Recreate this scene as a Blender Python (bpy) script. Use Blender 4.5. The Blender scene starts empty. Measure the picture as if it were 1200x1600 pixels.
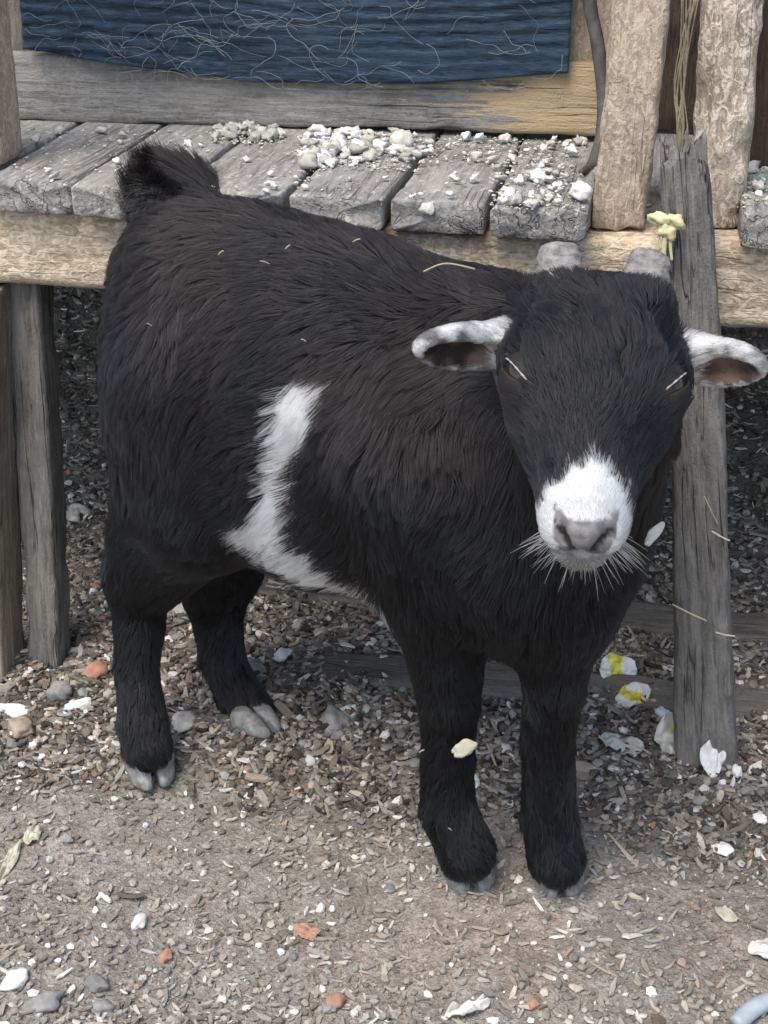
import bpy, math, random
import numpy as np
from mathutils import Vector, Matrix, kdtree

scene = bpy.context.scene
col = scene.collection
rad = math.radians
RS = np.random.RandomState

# ------------------------------------------------------------------ camera
CAM_H, PITCH, FPX = 0.74, rad(25.0), 2500.0
cam = bpy.data.cameras.new('camera'); camo = bpy.data.objects.new('camera', cam); col.objects.link(camo)
cam.sensor_fit = 'VERTICAL'; cam.sensor_height = 24.0; cam.lens = 24.0 * FPX / 1600.0
cam.clip_start = 0.02; cam.clip_end = 500.0
camo.location = (0, 0, CAM_H); camo.rotation_euler = (math.pi / 2 - PITCH, 0, 0)
scene.camera = camo

# ------------------------------------------------------------------ sky, sun, exposure
SUN_EL, SUN_AZ = rad(60), rad(215)           # azimuth clockwise from +Y: from behind the camera, to the left
w = bpy.data.worlds.new('World'); scene.world = w; w.use_nodes = True
nt = w.node_tree; nt.nodes.clear()
sky = nt.nodes.new('ShaderNodeTexSky'); sky.sky_type = 'NISHITA'; sky.sun_disc = False
sky.sun_elevation = SUN_EL; sky.sun_rotation = SUN_AZ
sky.air_density = 1.0; sky.dust_density = 2.2; sky.ozone_density = 0.6
bg = nt.nodes.new('ShaderNodeBackground'); bg.inputs['Strength'].default_value = 0.15
out = nt.nodes.new('ShaderNodeOutputWorld')
nt.links.new(sky.outputs[0], bg.inputs[0]); nt.links.new(bg.outputs[0], out.inputs[0])
sl = bpy.data.lights.new('sun', 'SUN'); sl.energy = 1.45; sl.angle = rad(35); sl.color = (1.0, 0.95, 0.87)
so = bpy.data.objects.new('sun', sl); col.objects.link(so)
sd = Vector((math.sin(SUN_AZ) * math.cos(SUN_EL), math.cos(SUN_AZ) * math.cos(SUN_EL), math.sin(SUN_EL)))
so.rotation_euler = sd.to_track_quat('Z', 'Y').to_euler(); so.location = (0, 0, 3)
scene.view_settings.view_transform = 'Standard'; scene.view_settings.look = 'None'
scene.view_settings.exposure = 1.1; scene.view_settings.gamma = 1.0
scene.view_settings.use_curve_mapping = False
scene.render.engine = 'CYCLES'
scene.cycles.use_denoising = True
scene.cycles.max_bounces = 6

# ------------------------------------------------------------------ helpers
Cv = np.array([0, 0, CAM_H]); Uv = np.array([0, math.sin(PITCH), math.cos(PITCH)]); Dv = np.array([0, math.cos(PITCH), -math.sin(PITCH)])
def ray(x, y): return np.array([(x - 600) / FPX, 0, 0]) + Uv * (800 - y) / FPX + Dv
def on_z(x, y, z=0.0): r = ray(x, y); return Cv + r * ((z - CAM_H) / r[2])      # pixel -> point on the level z
def on_y(x, y, Y): r = ray(x, y); return Cv + r * (Y / r[1])                    # pixel -> point on the upright plane Y
SA = rad(-11.0)
EU = np.array([math.cos(SA), math.sin(SA), 0]); EV = np.array([-math.sin(SA), math.cos(SA), 0]); SO = np.array([-0.30, 1.21, 0.0])
def S(u, v, z): return SO + EU * u + EV * v + np.array([0, 0, z])               # shed frame: u along the front, v inwards
def v_of(p): return (np.asarray(p) - SO) @ EV
def on_v(x, y, v):
    r = ray(x, y); t = (np.dot(SO - Cv, EV) + v) / np.dot(r, EV); return Cv + r * t
def unit(v): v = np.asarray(v, float); return v / np.linalg.norm(v)
def sstep(a, b, x): t = np.clip((x - a) / (b - a), 0, 1); return t * t * (3 - 2 * t)

_tab = RS(7).rand(64, 64, 64).astype(np.float32)
def vnoise(p):
    i = np.floor(p).astype(np.int64); f = p - i; f = f * f * (3 - 2 * f)
    r = 0
    for dx in (0, 1):
        for dy in (0, 1):
            for dz in (0, 1):
                wt = (f[..., 0] if dx else 1 - f[..., 0]) * (f[..., 1] if dy else 1 - f[..., 1]) * (f[..., 2] if dz else 1 - f[..., 2])
                r = r + wt * _tab[(i[..., 0] + dx) & 63, (i[..., 1] + dy) & 63, (i[..., 2] + dz) & 63]
    return r * 2 - 1
def fbm(p, o=4):
    r, a = 0, 1.0
    for k in range(o): r = r + a * vnoise(p * 2.03 ** k + 17.3 * k); a *= 0.5
    return r

def mesh_from(name, V, F, smooth=True):
    V = np.asarray(V, np.float32)
    me = bpy.data.meshes.new(name)
    if isinstance(F, np.ndarray):
        n, k = F.shape
        me.vertices.add(len(V)); me.vertices.foreach_set('co', V.ravel())
        me.loops.add(n * k); me.loops.foreach_set('vertex_index', F.astype(np.int32).ravel())
        me.polygons.add(n); me.polygons.foreach_set('loop_start', np.arange(0, n * k, k, dtype=np.int32))
        me.update(calc_edges=True); me.validate()
    else:
        me.from_pydata(V.tolist(), [], F); me.update()
    me.polygons.foreach_set('use_smooth', np.full(len(me.polygons), smooth)); me.update()
    return me
def set_col(me, name, C):
    a = me.color_attributes.new(name, 'FLOAT_COLOR', 'POINT')
    a.data.foreach_set('color', np.concatenate([C, np.ones((len(C), 1))], 1).astype(np.float32).ravel())
def tag(o, label=None, cat=None, group=None, kind=None):
    if label: o['label'] = label
    if cat: o['category'] = cat
    if group: o['group'] = group
    if kind: o['kind'] = kind
    return o
def link(name, me, mat=None, parent=None, loc=None):
    o = bpy.data.objects.new(name, me); col.objects.link(o)
    if mat is not None and not me.materials: me.materials.append(mat)
    if parent is not None: o.parent = parent
    if loc is not None: o.location = loc
    return o
def thing(name, loc, label, cat, group=None):
    o = bpy.data.objects.new(name, None); col.objects.link(o); o.location = loc; o.empty_display_size = 0.05
    return tag(o, label, cat, group)

# ------------------------------------------------------------------ materials
class NT:
    def __init__(s, name):
        s.m = bpy.data.materials.new(name); s.m.use_nodes = True; s.t = s.m.node_tree; s.t.nodes.clear()
        s.o = s.t.nodes.new('ShaderNodeOutputMaterial'); s.b = s.t.nodes.new('ShaderNodeBsdfPrincipled')
        s.t.links.new(s.b.outputs[0], s.o.inputs[0])
    def n(s, ty, **kw):
        x = s.t.nodes.new(ty)
        for k, v in kw.items():
            if k in x.inputs: s.set(x.inputs[k], v)
            else: setattr(x, k, v)
        return x
    def set(s, i, v):
        if isinstance(v, bpy.types.NodeSocket): s.t.links.new(v, i)
        elif isinstance(v, (tuple, list)) and len(v) == 3 and i.type == 'RGBA': i.default_value = (*v, 1)
        else: i.default_value = v
    def noise(s, vec, scale, detail=4, rough=0.6, dist=0.0):
        x = s.n('ShaderNodeTexNoise', Scale=scale, Detail=detail, Roughness=rough, Distortion=dist); s.set(x.inputs['Vector'], vec); return x.outputs[0]
    def ramp(s, f, stops):
        x = s.n('ShaderNodeValToRGB'); s.set(x.inputs[0], f); e = x.color_ramp.elements
        while len(e) > len(stops): e.remove(e[-1])
        while len(e) < len(stops): e.new(0.5)
        for i, (p, c) in enumerate(stops):
            e[i].position = p; e[i].color = (*c, 1) if len(c) == 3 else c
        return x.outputs[0]
    def mix(s, f, a, b, mode='MIX'):
        x = s.n('ShaderNodeMix', data_type='RGBA', blend_type=mode); s.set(x.inputs[0], f); s.set(x.inputs[6], a); s.set(x.inputs[7], b); return x.outputs[2]
    def math(s, op, a, b=0.0, c=0.0):
        x = s.n('ShaderNodeMath', operation=op); s.set(x.inputs[0], a); s.set(x.inputs[1], b)
        if op in ('MULTIPLY_ADD',): s.set(x.inputs[2], c)
        return x.outputs[0]
    def sep(s, v): x = s.n('ShaderNodeSeparateXYZ'); s.set(x.inputs[0], v); return x.outputs
    def mapping(s, vec, scale=(1, 1, 1), loc=(0, 0, 0)):
        x = s.n('ShaderNodeMapping'); s.set(x.inputs['Vector'], vec); x.inputs['Scale'].default_value = scale
        s.set(x.inputs['Location'], loc); return x.outputs[0]
    def bump(s, h, strength=0.5, dist=0.002):
        x = s.n('ShaderNodeBump', Strength=strength, Distance=dist); s.set(x.inputs['Height'], h); s.set(s.b.inputs['Normal'], x.outputs[0])
    def objvec(s):
        tc = s.n('ShaderNodeTexCoord'); oi = s.n('ShaderNodeObjectInfo')
        x = s.n('ShaderNodeVectorMath', operation='ADD'); s.set(x.inputs[0], tc.outputs['Object'])
        y = s.n('ShaderNodeVectorMath', operation='SCALE'); y.inputs[0].default_value = (7.1, 3.3, 5.7); s.set(y.inputs['Scale'], oi.outputs['Random'])
        s.set(x.inputs[1], y.outputs[0]); return x.outputs[0], tc.outputs['Object'], oi.outputs['Random']
    def done(s, colr, rough=0.85, spec=0.25):
        s.set(s.b.inputs['Base Color'], colr); s.set(s.b.inputs['Roughness'], rough); s.b.inputs['Specular IOR Level'].default_value = spec
        return s.m

def wood(name, base, dark, pale, worm=0.5, grain=1.0, crack=0.5, patch=None, lowgrey=None, endpatch=None):
    """weathered timber: grain along local x, sawn-fibre squiggles, cracks, stains"""
    s = NT(name); v, raw, rnd = s.objvec()
    g = s.noise(s.mapping(v, (5, 55, 55)), 3.0, 5, 0.65, 0.4)
    g2 = s.noise(s.mapping(v, (9, 160, 160)), 3.0, 3, 0.7, 0.2)
    big = s.noise(s.mapping(v, (6, 12, 12)), 1.6, 4, 0.6)
    c = s.mix(s.ramp(big, [(0.32, (0, 0, 0)), (0.68, (1, 1, 1))]), base, dark)
    c = s.mix(s.math('MULTIPLY', s.ramp(g, [(0.40, (1, 1, 1)), (0.58, (0, 0, 0))]), 0.55 * grain), c, tuple(x * 0.45 for x in dark))
    c = s.mix(s.math('MULTIPLY', s.ramp(g2, [(0.52, (0, 0, 0)), (0.68, (1, 1, 1))]), 0.45 * grain), c, pale)
    wn = s.noise(s.mapping(v, (70, 110, 110)), 1.5, 3, 0.55, 1.6)
    wr = s.ramp(wn, [(0.40, (1, 1, 1)), (0.47, (0, 0, 0)), (0.54, (0, 0, 0)), (0.61, (1, 1, 1))])
    wl = s.math('MULTIPLY', s.math('SUBTRACT', 1.0, wr), worm)
    c = s.mix(s.math('MULTIPLY', s.ramp(wn, [(0.50, (0, 0, 0)), (0.58, (1, 1, 1))]), worm), c, pale)
    c = s.mix(s.math('MULTIPLY', s.ramp(wn, [(0.34, (1, 1, 1)), (0.43, (0, 0, 0))]), worm * 0.7), c, tuple(x * 0.5 for x in dark))
    cr = s.noise(s.mapping(v, (2.0, 34, 34)), 2.2, 3, 0.5, 0.3)
    crl = s.ramp(cr, [(0.478, (0, 0, 0)), (0.497, (1, 1, 1)), (0.503, (1, 1, 1)), (0.522, (0, 0, 0))])
    crm = s.math('MULTIPLY', s.math('MULTIPLY', s.math('MULTIPLY', crl, 0.6), s.ramp(big, [(0.45, (0, 0, 0)), (0.6, (1, 1, 1))])), crack)
    c = s.mix(crm, c, (0.015, 0.012, 0.01))
    if patch:                                     # fresh, torn wood showing through towards one end
        x = s.sep(raw)[0]
        f = s.math('ADD', s.math('MULTIPLY', s.math('SUBTRACT', x, patch[0]), 9.0), s.math('MULTIPLY', s.math('SUBTRACT', s.noise(s.mapping(v, (9, 110, 110)), 1.5, 4, 0.7), 0.5), 3.6))
        c = s.mix(s.math('MULTIPLY', s.ramp(f, [(0.46, (0, 0, 0)), (0.56, (1, 1, 1))]), 0.9), c, s.mix(g2, patch[1], tuple(k * 0.6 for k in patch[1])))
    if lowgrey:                                   # dirt along one edge
        y = s.sep(raw)[1]
        f = s.math('ADD', s.math('MULTIPLY', y, lowgrey[0]), s.math('MULTIPLY', s.math('SUBTRACT', s.noise(v, 30, 4), 0.5), 1.0))
        c = s.mix(s.math('MULTIPLY', s.ramp(f, [(lowgrey[1], (0, 0, 0)), (lowgrey[1] + 0.22, (1, 1, 1))]), 0.85), c, lowgrey[2])
    if endpatch:                                  # lime and droppings on the upper face
        sp = s.noise(s.mapping(v, (30, 55, 55)), 2.2, 5, 0.7, 0.8)
        f = s.math('MULTIPLY', s.ramp(sp, [(0.57, (0, 0, 0)), (0.63, (1, 1, 1))]), endpatch)
        c = s.mix(f, c, (0.52, 0.51, 0.47))
    h = s.math('ADD', s.math('MULTIPLY', g, 0.8), s.math('ADD', s.math('MULTIPLY', wn, 0.9 * worm), s.math('MULTIPLY', crm, -1.6)))
    h = s.math('ADD', h, s.math('MULTIPLY', s.noise(v, 500, 2), 0.25))
    s.bump(h, 0.9, 0.003)
    return s.done(c, 0.9, 0.15)

M = {}
M['beam'] = wood('sawn_beam_wood', (0.52, 0.415, 0.29), (0.37, 0.285, 0.20), (0.66, 0.55, 0.41), worm=0.7, grain=0.45, crack=0.3, lowgrey=(-14.0, 0.30, (0.27, 0.235, 0.20)))
M['plank'] = wood('grey_plank_wood', (0.30, 0.285, 0.255), (0.215, 0.20, 0.18), (0.42, 0.405, 0.37), worm=0.16, grain=0.9, crack=0.6, endpatch=0.6)
M['rail'] = wood('grey_rail_wood', (0.265, 0.25, 0.225), (0.17, 0.16, 0.145), (0.38, 0.36, 0.33), worm=0.22, grain=0.9, crack=0.8, patch=(0.40, (0.50, 0.37, 0.22)))
M['post_grey'] = wood('grey_post_wood', (0.20, 0.185, 0.165), (0.13, 0.12, 0.107), (0.29, 0.275, 0.25), worm=0.12, grain=1.0, crack=1.0)
M['post_brown'] = wood('brown_post_wood', (0.33, 0.275, 0.21), (0.20, 0.165, 0.13), (0.42, 0.36, 0.29), worm=0.15, grain=0.9, crack=0.7)
M['brace'] = wood('rough_brace_wood', (0.42, 0.325, 0.235), (0.31, 0.245, 0.185), (0.56, 0.46, 0.35), worm=0.55, grain=0.5, crack=0.3)
M['post_tan'] = wood('rough_tan_post_wood', (0.46, 0.375, 0.285), (0.32, 0.255, 0.195), (0.64, 0.55, 0.44), worm=0.7, grain=0.9, crack=0.5)
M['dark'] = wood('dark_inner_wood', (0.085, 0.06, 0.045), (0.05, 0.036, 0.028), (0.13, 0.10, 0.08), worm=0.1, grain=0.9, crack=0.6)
M['sill'] = wood('dirty_sill_wood', (0.17, 0.155, 0.135), (0.12, 0.11, 0.095), (0.24, 0.22, 0.19), worm=0.2, grain=0.8, crack=0.6)

def plain(name, c1, c2, scale=60, rough=0.8, spec=0.3, bump=0.4, bd=0.001, rnd=0.35, sub=0.0):
    s = NT(name); v, raw, r = s.objvec()
    n = s.noise(v, scale, 4, 0.65)
    c = s.mix(s.ramp(n, [(0.35, (0, 0, 0)), (0.65, (1, 1, 1))]), c1, c2)
    k = s.math('MULTIPLY_ADD', r, rnd, 1.0 - rnd / 2)
    x = s.n('ShaderNodeMix', data_type='RGBA', blend_type='MULTIPLY'); x.inputs[0].default_value = 1.0
    s.set(x.inputs[6], c)
    cc = s.n('ShaderNodeCombineColor'); [s.set(cc.inputs[i], k) for i in range(3)]; s.set(x.inputs[7], cc.outputs[0])
    if bump: s.bump(s.noise(v, scale * 4, 3), bump, bd)
    return s.done(x.outputs[2], rough, spec)
M['chip'] = plain('brown_chip', (0.19, 0.15, 0.115), (0.11, 0.088, 0.07), 120, rnd=0.9)
M['chip_tan'] = plain('tan_chip', (0.36, 0.29, 0.21), (0.25, 0.20, 0.15), 120, rnd=0.6)
M['pale'] = plain('pale_fragment', (0.62, 0.59, 0.52), (0.46, 0.44, 0.40), 150, rnd=0.5)
M['white'] = plain('white_fragment', (0.74, 0.73, 0.70), (0.62, 0.61, 0.57), 150, rnd=0.2)
M['pebble'] = plain('grey_pebble', (0.27, 0.26, 0.245), (0.18, 0.172, 0.16), 150, rnd=0.6)
M['red'] = plain('brick_red_fragment', (0.36, 0.19, 0.125), (0.28, 0.155, 0.11), 150, rnd=0.4)
M['straw'] = plain('straw', (0.46, 0.40, 0.29), (0.36, 0.31, 0.23), 200, rnd=0.6)
M['leaf'] = plain('pale_leaf', (0.45, 0.44, 0.33), (0.36, 0.34, 0.25), 120, rnd=0.3)
M['crumb'] = plain('lime_crumb', (0.60, 0.575, 0.49), (0.40, 0.385, 0.33), 220, rnd=0.45, bump=0.7)
M['rubber'] = plain('dark_rubber', (0.055, 0.05, 0.043), (0.10, 0.09, 0.078), 90, rough=0.6, rnd=0)
M['resin'] = plain('yellow_resin', (0.62, 0.56, 0.33), (0.50, 0.44, 0.23), 60, rough=0.5, rnd=0)
M['fibre'] = plain('dry_fibre', (0.20, 0.17, 0.10), (0.10, 0.085, 0.055), 200, rnd=0)
M['hose'] = plain('grey_hose', (0.36, 0.40, 0.42), (0.28, 0.31, 0.33), 60, rough=0.5, rnd=0)
M['horn'] = (lambda s: (lambda v: (s.bump(s.noise(s.mapping(v[0], (60, 60, 300)), 1.0, 4), 0.9, 0.002), s.done(s.mix(s.ramp(s.noise(s.mapping(v[0], (120, 120, 260)), 1.0, 5, 0.7), [(0.35, (0, 0, 0)), (0.65, (1, 1, 1))]), (0.105, 0.098, 0.09), (0.27, 0.255, 0.235)), 0.8, 0.3))[1])(s.objvec()))(NT('horn'))
M['hoof'] = plain('hoof_horn', (0.27, 0.262, 0.248), (0.12, 0.117, 0.113), 160, rough=0.6, rnd=0.2)

def ground_mat():
    s = NT('packed_earth'); tc = s.n('ShaderNodeTexCoord'); v = tc.outputs['Object']
    at = s.n('ShaderNodeAttribute', attribute_name='Col')
    n1 = s.noise(v, 9, 5, 0.65); n2 = s.noise(v, 70, 5, 0.7); n3 = s.noise(v, 300, 3, 0.7, 0.6)
    c = s.mix(s.ramp(n1, [(0.35, (0, 0, 0)), (0.65, (1, 1, 1))]), (0.275, 0.256, 0.224), (0.35, 0.328, 0.290))
    c = s.mix(s.ramp(n2, [(0.42, (0.6, 0.6, 0.6)), (0.6, (0, 0, 0))]), c, (0.15, 0.125, 0.10))
    c = s.mix(s.ramp(n3, [(0.55, (0, 0, 0)), (0.66, (0.7, 0.7, 0.7))]), c, (0.42, 0.385, 0.33))
    c = s.mix(s.ramp(n3, [(0.33, (0.8, 0.8, 0.8)), (0.43, (0, 0, 0))]), c, (0.10, 0.085, 0.07))
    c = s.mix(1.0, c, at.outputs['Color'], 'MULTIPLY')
    s.bump(s.math('ADD', s.math('MULTIPLY', n2, 0.8), s.math('MULTIPLY', n3, 0.7)), 1.0, 0.005)
    return s.done(c, 0.95, 0.1)
M['ground'] = ground_mat()
def attr_mat(name, rough=0.9, spec=0.15, attr='Col', bump=0.0):
    s = NT(name); at = s.n('ShaderNodeAttribute', attribute_name=attr)
    if bump:
        tc = s.n('ShaderNodeTexCoord'); s.bump(s.noise(tc.outputs['Object'], 500, 3), bump, 0.001)
    return s.done(at.outputs['Color'], rough, spec)
M['litter'] = attr_mat('litter', 0.9, 0.15, bump=0.5)
M['skin'] = attr_mat('goat_skin', 0.7, 0.3, bump=0.5)

# ------------------------------------------------------------------ ground
def gh(x, y):
    p = np.stack([np.asarray(x, float), np.asarray(y, float), np.zeros(np.shape(x))], -1)
    v = (p - SO) @ EV
    near = np.exp(-np.maximum(np.abs(v) - 1.5, 0) * 2)
    h = 0.020 * sstep(-0.15, -0.03, v)
    t = np.clip(v - 0.25, 0, None); h = h + 0.55 * t * t / (t + 0.25) * np.exp(-np.maximum(v - 1.3, 0) * 2) * sstep(3.0, 1.2, np.abs(p[..., 0]))
    h = h + 0.006 * fbm(p * 7, 3) + (0.0022 + 0.0022 * sstep(-0.16, -0.08, v)) * fbm(p * 45 + 3, 3) * near
    return h
def axis_pts(lo, hi, step, far):
    mid = np.arange(lo, hi, step); g = step * 1.35 ** np.arange(1, 40); g = np.cumsum(g); g = g[g < far]
    return np.concatenate([lo - g[::-1], mid, hi + g])
gx = axis_pts(-0.62, 0.62, 0.0045, 120); gy = axis_pts(0.66, 2.0, 0.0045, 120)
X, Y = np.meshgrid(gx, gy, indexing='ij'); Z = gh(X, Y)
nx, ny = X.shape; idx = np.arange(nx * ny).reshape(nx, ny)
F = np.stack([idx[:-1, :-1], idx[1:, :-1], idx[1:, 1:], idx[:-1, 1:]], -1).reshape(-1, 4)
V = np.stack([X, Y, Z], -1).reshape(-1, 3)
gme = mesh_from('ground', V, F)
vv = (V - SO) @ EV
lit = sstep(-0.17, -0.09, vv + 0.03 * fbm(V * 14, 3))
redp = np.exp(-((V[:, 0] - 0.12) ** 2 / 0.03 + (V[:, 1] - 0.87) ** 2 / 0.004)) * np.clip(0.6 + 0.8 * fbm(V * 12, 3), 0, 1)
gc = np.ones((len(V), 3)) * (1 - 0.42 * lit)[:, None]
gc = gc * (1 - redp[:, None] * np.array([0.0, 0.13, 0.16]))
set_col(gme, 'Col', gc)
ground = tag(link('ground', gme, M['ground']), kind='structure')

# ------------------------------------------------------------------ litter
def icosa():
    t = (1 + 5 ** 0.5) / 2
    v = np.array([(-1, t, 0), (1, t, 0), (-1, -t, 0), (1, -t, 0), (0, -1, t), (0, 1, t), (0, -1, -t), (0, 1, -t), (t, 0, -1), (t, 0, 1), (-t, 0, -1), (-t, 0, 1)], float)
    f = np.array([(0, 11, 5), (0, 5, 1), (0, 1, 7), (0, 7, 10), (0, 10, 11), (1, 5, 9), (5, 11, 4), (11, 10, 2), (10, 7, 6), (7, 1, 8), (3, 9, 4), (3, 4, 2), (3, 2, 6), (3, 6, 8), (3, 8, 9), (4, 9, 5), (2, 4, 11), (6, 2, 10), (8, 6, 7), (9, 8, 1)])
    return v / np.linalg.norm(v[0]), f
IV, IF = icosa()
def subdiv(v, f):
    e = {}; v = v.tolist(); nf = []
    def mid(a, b):
        k = (min(a, b), max(a, b))
        if k not in e: m = (np.array(v[a]) + v[b]) / 2; v.append((m / np.linalg.norm(m)).tolist()); e[k] = len(v) - 1
        return e[k]
    for a, b, c in f:
        x, y, z = mid(a, b), mid(b, c), mid(c, a); nf += [(a, x, z), (b, y, x), (c, z, y), (x, y, z)]
    return np.array(v), np.array(nf)
IV1, IF1 = subdiv(IV, IF); IV2, IF2 = subdiv(IV1, IF1)
def lump(seed, flat=0.6, jag=0.25, fine=False, long=1.0):
    r = RS(seed); v, f = (IV2, IF2) if fine else (IV, IF)
    v = v * (1 + jag * r.uniform(-1, 1, (len(v), 1))) if not fine else v * (1 + jag * fbm(v * 1.7 + seed * 3.1, 3)[:, None])
    return v * np.array([long, r.uniform(0.65, 1), flat]) * 0.5, f
def chip(seed, n=7, th=0.16, bend=0.25, long=1.0):
    r = RS(seed); a = (r.uniform(0, 0.7, n) + np.arange(n)) * 2 * np.pi / n; rr = r.uniform(0.55, 1, n)
    x = np.cos(a) * rr * long * 0.5; y = np.sin(a) * rr * 0.5 * r.uniform(0.5, 0.9); z = bend * (x * x - y * 0.3)
    top = np.stack([x * 0.92, y * 0.92, z + th / 2], -1); bot = np.stack([x, y, z - th / 2], -1)
    v = np.concatenate([top, bot, [[0, 0, th / 2 + 0.02]], [[0, 0, -th / 2]]])
    f = []
    for i in range(n):
        j = (i + 1) % n; f += [(i, j, 2 * n), (j, i, n + i), (j, n + i, n + j), (n + j, n + i, 2 * n + 1)]
    return v, np.array(f)
def rotm(r, n, tilt):
    """n random rotations: free turn about z, then a tilt"""
    a = r.uniform(0, 2 * np.pi, n); t = r.normal(0, tilt, n); b = r.uniform(0, 2 * np.pi, n)
    def R(ax, th):
        c, s = np.cos(th), np.sin(th); o = np.zeros((n, 3, 3))
        if ax == 2: o[:, 0, 0] = c; o[:, 0, 1] = -s; o[:, 1, 0] = s; o[:, 1, 1] = c; o[:, 2, 2] = 1
        else: o[:, 0, 0] = 1; o[:, 1, 1] = c; o[:, 1, 2] = -s; o[:, 2, 1] = s; o[:, 2, 2] = c
        return o
    return R(2, b) @ R(0, t) @ R(2, a)

FOOT = {}                                         # pieces keep clear of the hooves
def spots(r, n, zone, half=660):
    """random ground positions in view, denser in the litter strip by the shed"""
    P = []
    while len(P) < n:
        m = n * 3
        u = r.uniform(-0.25, 0.95, m) if half < 700 else r.uniform(-0.45, 1.1, m); v = r.uniform(-0.47, 0.95, m)
        if zone == 'far': v = r.uniform(0.0, 0.95, m)
        p = SO + u[:, None] * EU + v[:, None] * EV
        d = sstep(-0.17, -0.10, v + 0.04 * fbm(p * 14, 2))
        k = 0.24 + 0.3 * np.clip(fbm(p * 9 + 5, 2), 0, 1) + 0.55 * sstep(0.2, 0.4, -v) * sstep(0.12, -0.05, p[:, 0]) if zone == 'all' else 0.03
        prob = np.maximum(d, k) * (1 - 0.65 * sstep(0.15, 0.5, v))
        zc = p[:, 1] * math.cos(PITCH) + CAM_H * math.sin(PITCH)
        ok = (np.abs(p[:, 0] / zc * FPX) < half) & (r.rand(m) < prob)
        P += p[ok].tolist()
    P = np.array(P[:n]); P[:, 2] = gh(P[:, 0], P[:, 1]); return P

r = RS(11)
shapes = [lump(i, r.uniform(0.45, 0.8)) for i in range(5)] + [chip(20 + i, th=0.2, long=1.2 + 0.25 * i) for i in range(6)] + [chip(40 + i, n=5, th=0.16, bend=0.1, long=2.6) for i in range(3)]
pal = np.array([(0.150, 0.130, 0.107), (0.095, 0.083, 0.071), (0.215, 0.188, 0.155), (0.05, 0.043, 0.037), (0.31, 0.275, 0.225), (0.50, 0.475, 0.425), (0.24, 0.225, 0.205), (0.24, 0.145, 0.105)])
pw = np.array([0.20, 0.16, 0.19, 0.11, 0.12, 0.08, 0.12, 0.02])
NL = 74000
P = spots(r, NL, 'all', 860); sz = 0.0018 + 0.0062 * r.rand(NL) ** 2.2 + 0.0042 * (((P - SO) @ EV) > -0.12) * r.rand(NL) ** 1.5
which = r.randint(0, len(shapes), NL); cid = r.choice(len(pal), NL, p=pw); Vs, Fs, Cs, off = [], [], [], 0
front = ((P - SO) @ EV) < -0.14
for k, (sv, sf) in enumerate(shapes):
    ii = np.where(which == k)[0]; n = len(ii)
    Rm = rotm(r, n, 0.35)
    q = np.einsum('nij,vj->nvi', Rm, sv) * sz[ii][:, None, None] + P[ii][:, None, :] + np.array([0, 0, 1]) * (sz[ii] * 0.22)[:, None, None]
    c = pal[cid[ii]] * r.uniform(0.7, 1.3, (n, 1)); c = np.where(front[ii][:, None], c * 0.85 + np.array([0.105, 0.096, 0.080]), c)
    Vs.append(q.reshape(-1, 3)); Cs.append(np.repeat(c, len(sv), 0))
    Fs.append((sf[None] + (np.arange(n) * len(sv))[:, None, None] + off).reshape(-1, 3)); off += n * len(sv)
lme = mesh_from('litter', np.concatenate(Vs), np.concatenate(Fs), False); set_col(lme, 'Col', np.concatenate(Cs))
tag(link('fine_litter', lme, M['litter']), 'fine crumbled wood, grit and dry bits strewn over the ground', 'litter', kind='stuff')

_cache = {}
def piece_mesh(kind, k, mat):
    key = (kind, k, mat)
    if key not in _cache:
        sv, sf = {'lump': lambda: lump(100 + k, 0.55 + 0.06 * k, 0.22), 'chip': lambda: chip(200 + k, th=0.17, long=1.25 + 0.2 * k), 'sliver': lambda: chip(300 + k, n=6, th=0.10, bend=0.02, long=4.5 + k),
                  'crumb': lambda: (IV1 * (1 + 0.6 * fbm(IV1 * 2.6 + 40 * k, 3)[:, None]) * np.array([0.5, 0.42, 0.38]), IF1), 'leaf': lambda: chip(500 + k, n=9, th=0.05, bend=0.35, long=1.5)}[kind]()
        me = mesh_from(kind, sv, sf, kind == 'crumb'); me.materials.append(M[mat]); _cache[key] = me
    return _cache[key]
WHERE = [('beneath the raised deck of the shed', 'under the shed deck'), ('in the litter strip beside the shed', 'in the litter strip'), ('on the open packed earth', 'on the open earth')]
def scatter(name, looks, cat, kind, n, s0, s1, zone, seed, tilt=0.3, sink=0.2):
    """looks: list of (material, words); the label names look and place, the group gathers those alike"""
    r = RS(seed); P = spots(r, n, zone)
    for i in range(n):
        mat, words = looks[r.randint(0, len(looks))]
        o = bpy.data.objects.new(name, piece_mesh(kind, r.randint(0, 5), mat)); col.objects.link(o)
        s = s0 + (s1 - s0) * r.rand() ** 2.0
        o.scale = (s, s, s); o.location = P[i] + np.array([0, 0, s * sink])
        o.rotation_euler = (r.normal(0, tilt), r.normal(0, tilt), r.uniform(0, 6.28))
        v = v_of(P[i]); wl, wg = WHERE[0 if v > 0.0 else 1 if v > -0.14 else 2]
        tag(o, words + ' lying ' + wl, cat, words + ' ' + wg)
scatter('wood_chip', [('chip', 'small dark brown wood chip'), ('chip', 'small dark brown wood chip'), ('chip_tan', 'small tan wood chip')], 'wood chip', 'chip', 290, 0.007, 0.019, 'strip', 1, 0.4)
scatter('stone_chip', [('pale', 'small cream stone chip'), ('pale', 'small cream stone chip'), ('white', 'small white stone chip')], 'stone chip', 'lump', 280, 0.005, 0.0125, 'all', 2)
scatter('pebble', [('pebble', 'small grey pebble')], 'pebble', 'lump', 200, 0.006, 0.014, 'all', 3)
scatter('brick_fragment', [('red', 'small reddish brick fragment')], 'brick fragment', 'lump', 22, 0.006, 0.013, 'all', 4)
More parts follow.
